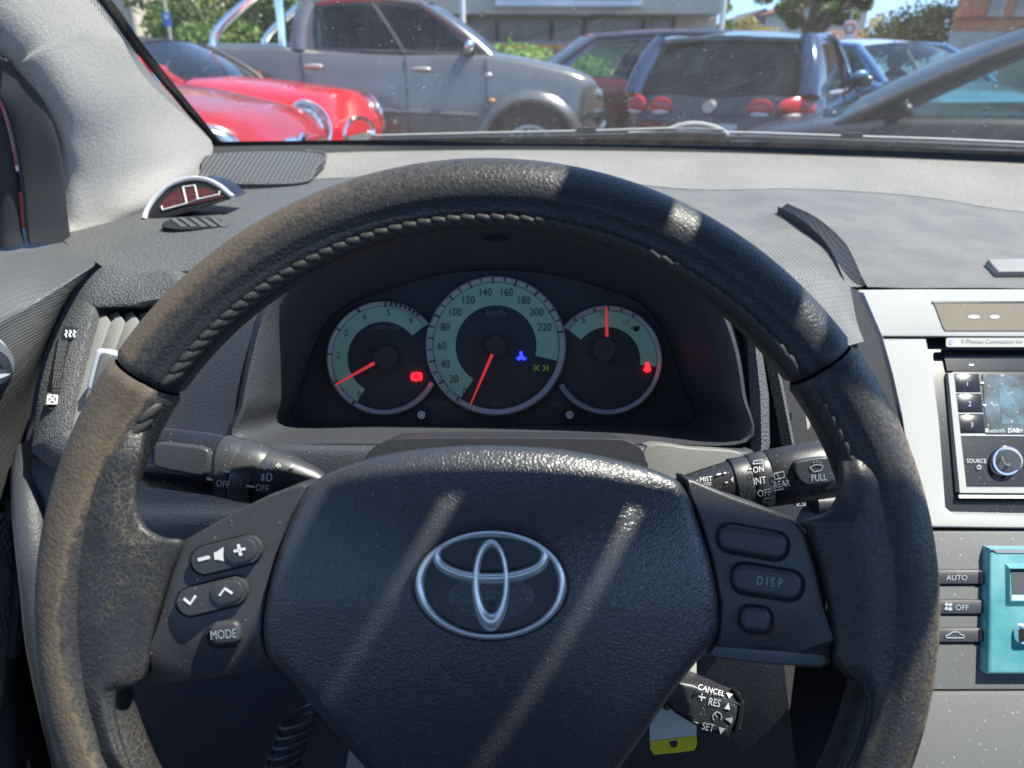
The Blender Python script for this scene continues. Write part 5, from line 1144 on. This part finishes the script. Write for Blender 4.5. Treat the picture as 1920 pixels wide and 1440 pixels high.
        for u in sp.get('gaps', (.06, .46, .9)):
            p = S(s, u, 0); zt = pl(p.x, top)
            obj('door_gap', MB().tube([Vector((p.x, s * W / 2 * .962, zt - .03)), Vector((p.x, s * W / 2 * .992, zt - .2)), Vector((p.x, s * W / 2 * 1.002, .62)), Vector((p.x, s * W / 2 * .985, .36))], .006, 5), MT['black_trim'], root, local=True)
    return root, dict(S=S, E=E, C=C, top=top, W=W, xs=xs, L=L)
def lampat(root, name, c, ax, mat, **k): return obj(name, MB().ell(c, ax, 18, 10), mat, root, local=True, **k)
V3 = lambda x, y, z: Vector((x, y, z))
# ---- red hatchback nearest on the left, mostly behind the pillar
red = carpaint('red_paint', (.38, .012, .016), .22, .1); redm = carpaint('bright_red_paint', (.58, .008, .014), .18, .0)
r_, q = vehicle('red_hatchback', 'red hatchback with long silver headlamp, half hidden by the windscreen pillar', 124, 5.16, -6, dict(L=3.9, W=1.66, H=1.54, front=1.55, round=.14, paint=red, top=[(1.55, .80), (1.3, .93), (.8, 1.03), (.35, 1.09), (-2.1, 1.06), (-2.35, 1.0)], belt=(.40, -2.0), roof=(-.45, -1.9), axles=(.85, -1.5), crown=.03, glass=GLASS('sky_reflecting_glass', (.5, .62, .66), 1.3, .7), handles=(), gaps=(.1,)))
for s in (1, -1): lampat(r_, 'headlamp', (1.20, s * .77, .86), (V3(.25, -s * .11, -.05), V3(.03, s * .07, 0), V3(-.02, 0, .085)), MT['lens'])
obj('grille_bar', MB().tube([V3(1.46, .5, .76), V3(1.555, 0, .76), V3(1.46, -.5, .76)], .025, 8), MT['chrome'], r_, local=True)
obj('badge', MB().ell((1.57, 0, .76), (V3(.015, 0, 0), V3(0, .06, 0), V3(0, 0, .05))), MT['chrome'], r_, local=True)
obj('grille', MB().box((1.53, 0, .66), (.03, .5, .07)), MT['mesh_grille'], r_, local=True)
# ---- small red car with round headlamps
r_, q = vehicle('small_red_car', 'bright red small car with round headlamp and oval grille beside the grey pickup', 351, 6.87, -10, dict(L=3.7, W=1.68, H=1.43, front=1.55, paint=redm, roof_mat=MT['black_trim'], top=[(1.55, .84), (1.40, .94), (.75, 1.02), (.4, 1.05), (-2, 1.0), (-2.15, .95)], belt=(.38, -1.95), roof=(-.15, -1.8), tumble=.74, axles=(.95, -1.5), crown=.07, glass=GLASS('blue_reflecting_glass', (.5, .6, .7), 1.5, .7), corner_mat=MT['black_trim']))
for s in (1, -1):
    tt_ = V3(.10, -s * .085, 0); uu_ = V3(-.04, 0, .15); cc_ = V3(1.41, s * .672, .80); h_ = lampat(r_, 'headlamp', cc_, (tt_, V3(.034, s * .042, .01), uu_), MT['lens'])
    pts = [cc_ + V3(.03, s * .035, 0) + tt_ * 1.08 * math.cos(a) + uu_ * 1.08 * math.sin(a) for a in [2 * math.pi * k / 28 for k in range(29)]] or [V3(1.385 + .035 * 0 - .05 * math.sin(a) * .5 - .03 * abs(math.cos(a)), s * .58 + .135 * math.cos(a), .80 + .155 * math.sin(a)) + V3(.03, 0, 0) for a in [2 * math.pi * k / 28 for k in range(29)]]
    obj('lamp_ring', MB().tube(pts, .016, 8), MT['chrome'], h_, local=True)
gp = [V3(1.535 - .05 * math.sin(a) * .4, .34 * math.cos(a), .68 + .12 * math.sin(a) * (1.0 if math.sin(a) > 0 else .8)) for a in [2 * math.pi * k / 40 for k in range(40)]]
obj('grille', MB().add([p + V3(.012, 0, 0) for p in gp] + [p - V3(.05, 0, 0) for p in gp], [tuple(range(40))] + [(i, (i + 1) % 40, 40 + (i + 1) % 40, 40 + i) for i in range(40)]), MT['mesh_grille'], r_, local=True)
obj('grille_frame', MB().tube([p + V3(.015, 0, 0) for p in gp + gp[:1]], .022, 8), MT['chrome'], r_, local=True)
# ---- grey double cab pickup seen from its right side
grey = carpaint('pickup_grey_paint', (.21, .205, .195), .24, .6)
ptop = [(.97, .95), (.90, 1.06), (.60, 1.17), (.1, 1.27), (-.29, 1.32), (-.5, 1.32), (-2.12, 1.36), (-2.17, 1.37), (-2.22, 1.39), (-3.85, 1.39)]
pk_, q = vehicle('grey_pickup', 'dark grey double cab pickup with chrome roll bar parked side on', 960, 8.65, 0, dict(L=4.8, W=1.92, H=1.84, front=.97, round=.07, paint=grey, top=ptop, belt=(-.22, -2.12), roof=(-.92, -2.02), tumble=.72, axles=(.18, -2.95), wr=.40, flare=True, crown=.04, glass=MT['car_glass'], side_glass=MT['dark_glass'], bpillar=(.44,), cp=.09, cat='pickup', handles=(.36, .92), handle_mat=MT['alloy'], gaps=(.02, .44, .98), mirror_mat=MT['chrome']))
W2 = .96
for s in (1, -1):
    lampat(pk_, 'headlamp', (.80, s * .80, .98), (V3(.14, s * -.08, -.02), V3(.02, .09, 0), V3(-.03, 0, .085)), MT['lens'])
    obj('bumper_chrome', MB().tube([V3(.72, s * .93, .76), V3(.93, s * .80, .77), V3(1.0, s * .4, .77)], .035, 8), MT['chrome'], pk_, local=True)
    obj('fog_trim', MB().tube([V3(.76, s * .92, .58), V3(.9, s * .82, .58), V3(.98, s * .62, .66)], .03, 8), MT['chrome'], pk_, local=True)
    obj('side_indicator', MB().ell((-.20, s * (W2 + .03), .90), (V3(.03, 0, 0), V3(0, .02, 0), V3(0, 0, .02))), MT['orange'], pk_, local=True)
    obj('wing_badge', MB().ell((-.52 + .28, s * (W2 * .985), 1.13), (V3(.04, 0, 0), V3(0, .012, 0), V3(0, 0, .026))), MT['alloy'], pk_, local=True)
    rbp = spline([V3(-2.28, s * .78, 1.39), V3(-2.28, s * .78, 1.70), V3(-2.30, s * .76, 2.0)], 4)
    obj('roll_bar_post', MB().tube(rbp, .045, 10), MT['chrome'], pk_, local=True)
    obj('roll_bar_rail', MB().tube(spline([V3(-2.32, s * .76, 1.98), V3(-2.7, s * .77, 1.72), V3(-2.86, s * .78, 1.60), V3(-2.95, s * .79, 1.50), V3(-2.98, s * .80, 1.38)], 5), .045, 10), MT['chrome'], pk_, local=True)
obj('bed_cover', MB().box((-3.0, 0, 1.385), (.8, .8, .02)), MT['black_trim'], pk_, local=True)
obj('front_grille', MB().box((.965, 0, .86), (.03, .55, .12)), MT['black_trim'], pk_, local=True)
obj('sill_moulding', MB().tube([V3(-2.1, -W2 - .004, .84), V3(-.35, -W2 - .004, .76)], .028, 8), grey, pk_, local=True)
# ---- dark hatchback seen from behind
dk = carpaint('dark_blue_black_paint', (.02, .024, .032), .16, .4)
go, q = vehicle('dark_hatchback', 'dark blue black hatchback seen from behind with red tail lamps', 1342, 6.6, 60, dict(L=4.2, W=1.80, H=1.47, front=4.1, paint=dk, top=[(4.1, .74), (3.7, .9), (3.0, .98), (2.7, 1.02), (.15, 1.0), (-.05, .92), (-.1, .9)], belt=(2.85, .10), roof=(2.1, .42), tumble=.74, axles=(3.25, .65), crown=.03, glass=MT['car_glass'], rear_glass=MT['dark_glass'], side_glass=MT['clear_glass'], bpillar=(.42,), cp=.085, belt_mat=MT['alloy'], corner_mat=carpaint('pillar_blue_sheen', (.06, .09, .16), .12, .6)))  # blue sheen on the window pillars is put into their colour
for s in (1, -1):
    t_ = lampat(go, 'tail_lamp', (.02, s * .70, .90), (V3(-.022, s * .03, 0), V3(.12, s * .13, 0), V3(.01, 0, .085)), MT['red_lens'])
    obj('reverse_lens', MB().ell((.015, s * .70, .84), (V3(-.024, s * .033, 0), V3(.09, s * .10, 0), V3(0, 0, .022))), MT['plate'], t_, local=True)
    t2 = lampat(go, 'inner_tail_lamp', (-.095, s * .43, .90), (V3(.016, 0, 0), V3(.005, .11, 0), V3(.004, 0, .065)), MT['red_lens'])
    obj('reverse_lens', MB().ell((-.098, s * .43, .845), (V3(.019, 0, 0), V3(.005, .08, 0), V3(0, 0, .02))), MT['plate'], t2, local=True)
obj('round_badge', MB().tube([V3(.0, 0, .90), V3(-.112, 0, .895)], .05, 24), MT['alloy'], go, local=True)
obj('number_plate', MB().box((-.11, 0, .70), (.01, .26, .06)), MT['plate'], go, local=True, smooth=False)
obj('brake_light_bar', MB().tube([V3(.40, .3, 1.425), V3(.37, 0, 1.43), V3(.40, -.3, 1.425)], .016, 8), MT['red_lens'], go, local=True)
obj('roof_spoiler', MB().grid([[V3(.62, y, 1.475 - .05 * abs(y) ** 2), V3(.30, y, 1.45 - .06 * abs(y) ** 2), V3(.30, y, 1.42 - .06 * abs(y) ** 2), V3(.6, y, 1.42 - .05 * abs(y) ** 2)] for y in (-.62, -.4, -.2, 0, .2, .4, .62)], close_u=True), dk, go, local=True)
obj('rear_wiper', MB().tube([V3(.02, -.05, 1.02), V3(.10, -.35, 1.12)], .012, 6), MT['black_trim'], go, local=True)
# ---- dark red car behind the hedge
vehicle('dark_red_car', 'dark red car with bright red roof behind the hedge', 1090, 10.2, 180, dict(L=4.2, W=1.75, H=1.60, front=1.2, paint=carpaint('dark_red_paint', (.10, .012, .02), .2, .3), roof_mat=carpaint('pink_red_roof', (.60, .05, .09), .3, 0), top=[(1.2, .8), (.9, 1.0), (.35, 1.08), (-2.7, 1.08), (-3.0, .95)], belt=(.6, -2.6), roof=(-.1, -2.4), tumble=.74, axles=(.5, -2.1), corner_mat=carpaint('pillar_sky_reflection', (.10, .12, .17), .2, .5), glass=MT['clear_glass'], bpillar=(.34, .66)))  # pillar colour carries a bluish reflection
# ---- pale blue car facing the camera
bl = carpaint('sky_blue_paint', (.16, .33, .55), .2, .45)
b_, q = vehicle('blue_car', 'pale blue car facing the camera behind the dark hatchback', 1700, 9.6, -78, dict(L=4.1, W=1.74, H=1.50, front=1.5, paint=bl, top=[(1.5, .78), (1.2, .92), (.6, 1.04), (.4, 1.07), (-2.3, 1.05), (-2.6, .9)], belt=(.62, -2.2), roof=(-.15, -2.0), tumble=.74, axles=(.9, -1.65), glass=MT['car_glass'], roof_mat=carpaint('pale_blue_roof', (.55, .68, .80), .25, .3)))
for s in (1, -1): lampat(b_, 'headlamp', (1.3, s * .62, .80), (V3(.14, -s * .08, 0), V3(.03, .12, 0), V3(0, 0, .08)), MT['lens'])
obj('roof_aerial', MB().tube([V3(-.3, 0, 1.52), V3(-.45, 0, 1.66)], .012, 6), MT['black_trim'], b_, local=True)
# ---- dark car close on the right, nose to the left
nb, q = vehicle('black_car', 'black car close on the right with see-through greenish windows', 1605, 5.02, 156, dict(L=4.4, W=1.80, H=1.52, front=.75, paint=M('black_paint', (.02, .02, .022), .35, coat=.15), top=[(.75, .72), (.4, .84), (-.1, .92), (-.25, .95), (-3.2, 1.0), (-3.65, .9)], belt=(.05, -3.2), roof=(-1.15, -3.0), tumble=.76, axles=(.0, -2.7), wr=.30, glass=GLASS('pale_green_glass', (.66, .82, .73), .5, .92), bpillar=(.40, .72), corner_mat=M('black_pillar', (.025, .025, .027), .75), mirror_mat=MT['black_trim'], mirror_scale=.6, ap=.034))
# ================================================================== plants
def leaves(mb, c, rad, n, size, squash=(1, 1, 1), shell=.55, rng=random):
    for _ in range(n):
        while True:
            v = Vector((rng.uniform(-1, 1), rng.uniform(-1, 1), rng.uniform(-1, 1)))
            if .05 < v.length < 1: break
        v = v.normalized() * (shell + (1 - shell) * rng.random() ** .6)
        p = Vector(c) + Vector((v.x * rad * squash[0], v.y * rad * squash[1], v.z * rad * squash[2]))
        a = Vector((rng.gauss(0, 1), rng.gauss(0, 1), rng.gauss(0, 1))).normalized(); b = a.orthogonal().normalized(); s = size * rng.uniform(.6, 1.3)
        mb.add([p - a * s, p + b * s * .5, p + a * s, p - b * s * .5], [(0, 1, 2, 3)])
def leafmat(name, c1, c2, c3):
    m = M(name, c1, .55, col2=c2, nscale=1.6, lo=.35, hi=.65); nt = m.node_tree; b = nt.nodes['Principled BSDF']
    src = b.inputs['Base Color'].links[0].from_socket
    n = nt.nodes.new('ShaderNodeTexNoise'); n.inputs['Scale'].default_value = 9; tc = nt.nodes.new('ShaderNodeTexCoord'); nt.links.new(tc.outputs['Object'], n.inputs['Vector'])
    r = nt.nodes.new('ShaderNodeMapRange'); r.inputs[1].default_value = .52; r.inputs[2].default_value = .66; nt.links.new(n.outputs[0], r.inputs[0])
    x = nt.nodes.new('ShaderNodeMix'); x.data_type = 'RGBA'; nt.links.new(r.outputs[0], x.inputs[0]); nt.links.new(src, x.inputs[6]); x.inputs[7].default_value = (*c3, 1)
    nt.links.new(x.outputs[2], b.inputs['Base Color']); b.inputs['Transmission Weight'].default_value = 0
    b.inputs['Subsurface Weight'].default_value = 0
    tl = nt.nodes.new('ShaderNodeBsdfTranslucent'); nt.links.new(x.outputs[2], tl.inputs[0]); ms_ = nt.nodes.new('ShaderNodeMixShader'); ms_.inputs[0].default_value = .45
    out = [n_ for n_ in nt.nodes if n_.type == 'OUTPUT_MATERIAL'][0]; nt.links.new(b.outputs[0], ms_.inputs[1]); nt.links.new(tl.outputs[0], ms_.inputs[2]); nt.links.new(ms_.outputs[0], out.inputs[0]); return m
MT['leaf'] = leafmat('leaf_green', (.09, .17, .035), (.14, .24, .05), (.28, .33, .07)); MT['leaf_bright'] = leafmat('leaf_bright', (.16, .34, .05), (.24, .42, .07), (.36, .50, .12))
MT['leaf_yellow'] = leafmat('leaf_yellow', (.16, .18, .03), (.50, .36, .05), (.65, .45, .05)); MT['bark'] = M('bark', (.10, .075, .05), .9, col2=(.06, .045, .03), nscale=14, bumps=(('noise', 30, .02),))
def wpx(px, py, Y): return Vector(((px - 960) * Y / 1457.0, Y, 1.2 + (127 - py) * Y / 1595.0))
def tree(name, label, px, Y, trunk_h, clumps, mat, n=420, size=.10, tr=.22, group=None):
    b = Vector(((px - 960) * Y / 1457.0, Y, 0)); root = thing(name, label, 'tree', b, group)
    tm = MB(); tm.tube([b, b + V3(.05, 0, trunk_h * .5), b + V3(-.03, 0, trunk_h), b + V3(.05, .05, trunk_h * 1.5)], [tr * 1.25, tr, tr * .8, tr * .3], 10)
    cm = MB()
    for (cx, cz, r) in clumps:
        c = wpx(cx, cz, Y) + V3(0, random.uniform(-.8, .8), 0)
        tm.tube([b + V3(0, 0, trunk_h * .8), lerp(b + V3(0, 0, trunk_h), c, .6) + V3(0, 0, .1), c], [tr * .5, tr * .25, tr * .1], 7)
        k = max(3, int(r * 3))
        for _ in range(k):
            o = V3(random.gauss(0, .45), random.gauss(0, .45), random.gauss(0, .4)) * r; leaves(cm, c + o, r * .55, int(n / k), size, (1, 1, .8), .35)
    obj('trunk', tm, MT['bark'], root); obj('crown', cm, mat, root, smooth=False, recalc=False); return root
h = thing('hedge', 'bright green clipped hedge behind the bonnet of the pickup', 'hedge', wpx(1040, 250, 11.2))
hm = MB()
for k in range(34):
    px = random.uniform(925, 1150); top_y = pl(px, [(930, 98), (1000, 98), (1090, 108), (1125, 135), (1150, 190)]); py = random.uniform(top_y + 8, 235)
    leaves(hm, wpx(px, py, 11.2) + V3(0, random.uniform(-.35, .35), 0), .28, 150, .045, (1, 1.1, .9), .5)
obj('foliage', hm, MT['leaf_bright'], h, smooth=False, recalc=False); obj('stems', MB().tube([V3(0, 0, .05) + Vector((h.location.x, 11.2, 0)), Vector((h.location.x, 11.2, 1.2))], .05, 8), MT['bark'], h)
tree('broadleaf_tree', 'dark leafy tree behind the roll bar of the pickup', 440, 15.0, 1.2, [(360, 10, 1.0), (420, 30, .9), (400, -30, 1.1), (470, -10, 1.0), (520, 20, .9), (560, -30, 1.1), (440, 75, .8), (520, 70, .8), (345, -50, 1.1), (480, 110, .8), (380, 95, .7)], MT['leaf'], 1000, .075)
tree('street_tree', 'broad tree with dark trunk left of the pale house', 1512, 30.0, 2.6, [(1470, -10, .9), (1455, 18, .55), (1500, -30, 1.2), (1550, -10, .9), (1585, -20, .8), (1475, 30, .5), (1560, 22, .5), (1600, 8, .5)], MT['leaf'], 800, .12, .34)
tree('background_tree', 'distant dark round tree above the gabled roof', 1350, 45.0, 1.5, [(1350, 22, .5), (1346, 5, .5), (1356, 40, .5)], MT['leaf'], 700, .14, .2)
yt = thing('autumn_bush', 'large bush with yellow leaves beside the brick house', 'bush', wpx(1700, 127, 26.0))
ym = MB(); y2 = MB()
for k in range(46):
    px = random.uniform(1625, 1775); ty = pl(px, [(1620, 62), (1660, 38), (1700, 20), (1775, 5)]); py = random.uniform(ty, 100)
    (leaves(ym, wpx(px, py, 26.0) + V3(0, random.uniform(-1, 1), 0), .5, 120, .09, (1, 1, .9), .3) if random.random() < .5 else leaves(y2, wpx(px, py, 26.4) + V3(0, random.uniform(-1, 1), 0), .5, 120, .09, (1, 1, .9), .3))
obj('yellow_foliage', ym, MT['leaf_yellow'], yt, smooth=False, recalc=False); obj('green_foliage', y2, MT['leaf'], yt, smooth=False, recalc=False)
bsh = thing('low_shrub', 'low yellow green shrub below the far gabled roof', 'shrub', wpx(1400, 127, 36.0)); bm_ = MB()
for k in range(16): leaves(bm_, wpx(random.uniform(1370, 1440), random.uniform(48, 90), 36.0), .55, 110, .1, (1, 1, .7), .4)
obj('foliage', bm_, MT['leaf_yellow'], bsh, smooth=False, recalc=False)
# ================================================================== buildings
MT['render_beige'] = M('beige_render', (.55, .48, .36), .9, col2=(.48, .42, .31), nscale=3); MT['conc'] = M('fascia_cladding', (.46, .42, .36), .8, col2=(.42, .385, .33), nscale=2)
MT['glassdark'] = M('shop_glass', (.06, .055, .04), .15, col2=(.14, .11, .06), nscale=1.2); MT['brick'] = M('orange_brick', (.55, .22, .11), .9, col2=(.47, .18, .09), nscale=5)
MT['stone'] = M('stone_grey', (.36, .35, .32), .9); MT['shutter'] = M('grey_shutter', (.33, .34, .34), .7); MT['tiles'] = M('red_roof_tiles', (.28, .13, .09), .9, bumps=(('wave', 8, .03),)); MT['whitewall'] = M('white_render', (.66, .62, .54), .9)
def wbox(mb, x0, x1, y0, y1, Y, depth):
    a, b = wpx(x0, y1, Y), wpx(x1, y0, Y); return mb.box(((a.x + b.x) / 2, Y + depth / 2, (a.z + b.z) / 2), (abs(b.x - a.x) / 2, depth / 2, abs(b.z - a.z) / 2))
by = 24.0
sh = thing('shop_building', 'low beige shop building with deep fascia and dark glazed front', 'building', Vector(((1080 - 960) * by / 1457, by, 0)))
obj('fascia', wbox(MB(), 590, 1342, -140, 28, by, 6), MT['conc'], sh, smooth=False)
obj('wall', wbox(MB(), 596, 1335, 26, 209, by + 1.4, 4), MT['render_beige'], sh, smooth=False)
for x0, x1 in ((700, 868), (875, 930), (936, 1030), (1036, 1090), (1096, 1200), (1215, 1255)):
    w_ = obj('window', wbox(MB(), x0, x1, 34, 78, by + 1.3, .06), MT['glassdark'], sh, smooth=False)
    obj('mullion', wbox(MB(), x1 - 1, x1 + 4, 34, 79, by + 1.22, .1), MT['black_trim'], w_, smooth=False)
obj('sill', wbox(MB(), 600, 1260, 78, 85, by + 1.0, .35), MT['stone'], sh, smooth=False)
for x0, x1 in ((940, 985), (990, 1036), (1041, 1088)): obj('orange_panel', wbox(MB(), x0, x1, 84, 92, by + .9, .1), MT['orange'], sh, smooth=False)
obj('green_panel', wbox(MB(), 772, 830, 96, 112, by + .95, .1), M('green_panel', (.04, .42, .06), .5), sh, smooth=False)
sg = thing('shop_sign', 'long pale shop sign with red and grey lettering on the fascia', 'sign', wpx(1062, 0, by - .1))
obj('board', wbox(MB(), 930, 1195, -70, 14, by - .12, .1), M('sign_white', (.62, .66, .75), .5), sg, smooth=False)
obj('frame', wbox(MB(), 927, 1198, 13, 17, by - .16, .14), MT['stone'], sg, smooth=False)
def wtext(s, px, py, Y, hpx, mat, parent, sx=1.0):
    v, f = text_raw(s); k = hpx * Y / 1595.0; ys = [p.y for p in v]; xs_ = [p.x for p in v]; k /= (max(ys) - min(ys)); c = wpx(px, py, Y); cx, cy = (max(xs_) + min(xs_)) / 2, (max(ys) + min(ys)) / 2
    return obj('lettering', MB().add([c + V3((p.x - cx) * k * sx, 0, (p.y - cy) * k) for p in v], f), mat, parent, smooth=False, recalc=False)
MT['sign_red'] = M('sign_red', (.5, .06, .08), .5); MT['sign_grey'] = M('sign_grey', (.28, .31, .36), .5)
obj('letter_feet', MB().box(wpx(992, -12, by - .14), (.5, .01, .14)), MT['sign_red'], sg, smooth=False)
for k in range(5): obj('letter_foot', wbox(MB(), 938 + 22 * k, 953 + 22 * k, -12, 1.5, by - .15, .02), MT['sign_red'], sg, smooth=False)
for k in range(16): obj('small_letter_foot', wbox(MB(), 1072 + 7.2 * k, 1076.5 + 7.2 * k, -4, 4, by - .15, .02), MT['sign_grey'], sg, smooth=False)
for nm, px, Y, lab, w in (('lamp_post', 868, 14.0, 'pale blue and white post rising behind the pickup windscreen', .05), ('flag_pole', 1343, 20.0, 'slim white pole at the right end of the shop building', .07)):
    c = wpx(px, 0, Y); o = obj(nm, MB().tube([V3(c.x, Y, 0), V3(c.x + .02, Y, 3), V3(c.x + .06, Y, 7)], [w * 1.1, w, w * .8], 12), M(nm + '_paint', (.72, .72, .68), .4)); tag(o, lab, 'pole')
# beige house at the far left
ho = thing('beige_house', 'sunlit beige house wall seen past the pillar', 'house', Vector(((250 - 960) * 17 / 1457, 17, 0)))
obj('wall', wbox(MB(), -60, 268, -260, 209, 17.0, 6), MT['render_beige'], ho, smooth=False); obj('wing', wbox(MB(), 268, 312, -260, 209, 18.4, 5), M('grey_render', (.26, .25, .23), .9), ho, smooth=False)
wi = obj('window', wbox(MB(), 276, 298, 14, 48, 18.35, .06), MT['glassdark'], ho, smooth=False); obj('frame', wbox(MB(), 274, 300, 48, 52, 18.3, .12), MT['stone'], wi, smooth=False)
obj('downpipe', MB().tube([wpx(266, -200, 16.95), wpx(268, 200, 16.95)], .06, 10), MT['stone'], ho)
bs = thing('blue_road_sign', 'small blue and white road sign on a post in front of the left trees', 'sign', Vector(((328 - 960) * 13 / 1457, 13, 0)))
obj('post', MB().tube([V3(bs.location.x, 13.03, 0), V3(bs.location.x, 13.03, 2.4)], .03, 8), MT['stone'], bs); obj('plate', wbox(MB(), 321, 335, 26, 50, 12.97, .02), M('sign_blue', (.03, .16, .55), .4), bs, smooth=False); obj('white_mark', wbox(MB(), 325, 331, 30, 37, 12.955, .01), MT['plate'], bs, smooth=False)
# far houses
gh = thing('gabled_house', 'distant house with dark gabled roof against the blue sky', 'house', Vector(((1405 - 960) * 60 / 1457, 60, 0)))
obj('wall', wbox(MB(), 1370, 1445, 42, 209, 60, 6), MT['render_beige'], gh, smooth=False)
rf = [wpx(1362, 48, 59.7), wpx(1422, 18, 59.7), wpx(1448, 44, 59.7)]; obj('roof', prism(rf, V3(0, 7, 0)), M('dark_roof', (.13, .11, .11), .9), gh, smooth=False)
wh = thing('white_house', 'pale house partly hidden by the street tree', 'house', Vector(((1565 - 960) * 42 / 1457, 42, 0)))
obj('wall', wbox(MB(), 1512, 1608, 10, 209, 42, 8), MT['whitewall'], wh, smooth=False)
for x in (1522, 1545, 1580):
    w_ = obj('window', wbox(MB(), x, x + 14, 26, 42, 41.92, .1), MT['glassdark'], wh, smooth=False); obj('sill', wbox(MB(), x - 2, x + 16, 42, 44, 41.85, .2), MT['stone'], w_, smooth=False)
obj('roof', prism([wpx(1505, 12, 41.6), wpx(1550, -12, 41.6), wpx(1615, 12, 41.6)], V3(0, 9, 0)), MT['tiles'], wh, smooth=False)
lr = thing('tiled_garage', 'low garage with red tiled roof behind the road sign', 'garage', Vector(((1580 - 960) * 32 / 1457, 32, 0)))
obj('wall', wbox(MB(), 1535, 1632, 80, 209, 32, 4), MT['whitewall'], lr, smooth=False); obj('roof', prism([wpx(1528, 82, 31.7), wpx(1545, 58, 33.5), wpx(1612, 58, 33.5), wpx(1636, 82, 31.7)], V3(0, .25, -.05)), MT['tiles'], lr, smooth=False)
bh = thing('brick_house', 'orange brick house with tall grey shuttered windows at the right', 'house', Vector(((1860 - 960) * 22 / 1457, 22, 0)))
def skewbox(x0, x1, y0, y1, Y, v): return prism([wpx(x0, y0, Y), wpx(x1, y0, Y), wpx(x1, y1, Y), wpx(x0, y1, Y)], v)
obj('wall', skewbox(1768, 2150, -300, 60, 22, V3(4.2, 7, 0)), MT['brick'], bh, smooth=False); obj('plinth', skewbox(1766, 2152, 60, 215, 21.9, V3(4.2, 7, 0)), MT['stone'], bh, smooth=False)
obj('string_course', wbox(MB(), 1767, 2150, 33, 37, 21.92, .1), M('dark_brick', (.30, .11, .06), .9), bh, smooth=False)
for x in (1828, 1876, 1990, 2040):
    w_ = obj('window', wbox(MB(), x, x + 27, -60, 31, 21.95, .1), MT['shutter'], bh, smooth=False)
    for k in range(9): obj('louvre', wbox(MB(), x + 2, x + 25, -4 + 3.8 * k, -2.2 + 3.8 * k, 21.92, .05), MT['stone'], w_, smooth=False)
    obj('sill', wbox(MB(), x - 3, x + 30, 30, 33, 21.85, .2), MT['stone'], w_, smooth=False)
rs = thing('road_sign', 'white road sign with red ringed disc above a blue plate', 'sign', Vector(((1581 - 960) * 19 / 1457, 19, 0)))
obj('post', MB().tube([V3(rs.location.x, 19.05, 0), V3(rs.location.x, 19.05, 2.4)], .03, 8), MT['stone'], rs); obj('plate', wbox(MB(), 1571, 1592, 40, 76, 18.98, .02), MT['plate'], rs, smooth=False)
c = wpx(1581, 54, 18.96); dsc = [c + V3(.105 * math.cos(2 * math.pi * k / 24), 0, .105 * math.sin(2 * math.pi * k / 24)) for k in range(24)]
obj('red_ring', MB().tube(dsc + dsc[:1], .02, 6), MT['sign_red'], rs); obj('blue_plate', wbox(MB(), 1569, 1590, 77, 86, 18.98, .02), M('sign_blue2', (.03, .10, .45), .4), rs, smooth=False)
# ================================================================== own car: cowl, wipers, bonnet
cw = thing('wiper_cowl', 'black cowl panel outside the foot of the windscreen', 'cowl', PY(960, 262, 1.25))
rows = []
for x in [-.75, -.5, -.2, .1, .4, .7, 1.0, 1.3, 1.6]:
    yy = 1.155 - .16 * ((x - .40) / .85) ** 2; rows.append([Vector((x, yy, 1.082)), Vector((x, yy + .04, 1.083)), Vector((x, yy + .10, 1.078)), Vector((x, yy + .20, 1.07)), Vector((x, yy + .22, 1.03))])
obj('panel', MB().grid(rows), MT['plastic'], cw)
bo = thing('bonnet', 'dark bonnet of the driver\'s own car falling away below the windscreen', 'bonnet', (.37, 1.7, .95)); rows = []
for x in [-.5, -.35, 0, .37, .74, 1.09, 1.24]:
    k = ((x - .37) / .87) ** 2; rows.append([Vector((x, 1.38 - .1 * k, 1.045 - .03 * k)), Vector((x, 1.7, 1.0 - .04 * k)), Vector((x, 2.0 - .1 * k, .9 - .05 * k)), Vector((x, 2.2 - .25 * k, .7)), Vector((x, 2.25 - .25 * k, .35))])
obj('panel', MB().grid(surf(rows, 3, 3)), carpaint('own_car_paint', (.05, .055, .06), .2, .6), bo)
def wiper(name, label, pts, Y, spare):
    w = thing(name, label, 'wiper', PY(*pts[0], Y)); pp = [PY(x, y, Y) for x, y in pts]
    obj('blade', MB().tube(pp, .005, 6, sy=.7), MT['black_trim'], w); obj('arm', MB().tube([p + V3(0, .012, .006) for p in pp], .0022, 6), MT['wiper_grey'], w)
    obj('joint', MB().box(pp[len(pp) // 2] + V3(0, .008, .008), (.014, .006, .004)), MT['black_trim'], w); return w
MT['wiper_grey'] = M('wiper_grey', (.38, .37, .34), .45)
wiper('wiper', 'left windscreen wiper lying along the cowl below the pickup', [(700, 264), (900, 259), (1100, 255), (1260, 250), (1360, 252)], 1.145, 0)
wiper('wiper', 'right windscreen wiper lying along the cowl below the black car', [(1180, 258), (1400, 258), (1600, 265), (1760, 270), (1990, 280)], 1.15, 0)
ww = obj('wiper_pivot', MB().tube(spline([PY(1255, 262, 1.16), PY(1250, 246, 1.16), PY(1290, 233, 1.16), PY(1330, 236, 1.16), PY(1360, 250, 1.16), PY(1362, 260, 1.16)], 5), .0042, 8), MT['wiper_grey']); tag(ww, 'curved pale arm of the wiper linkage on the cowl', 'wiper arm')
pass
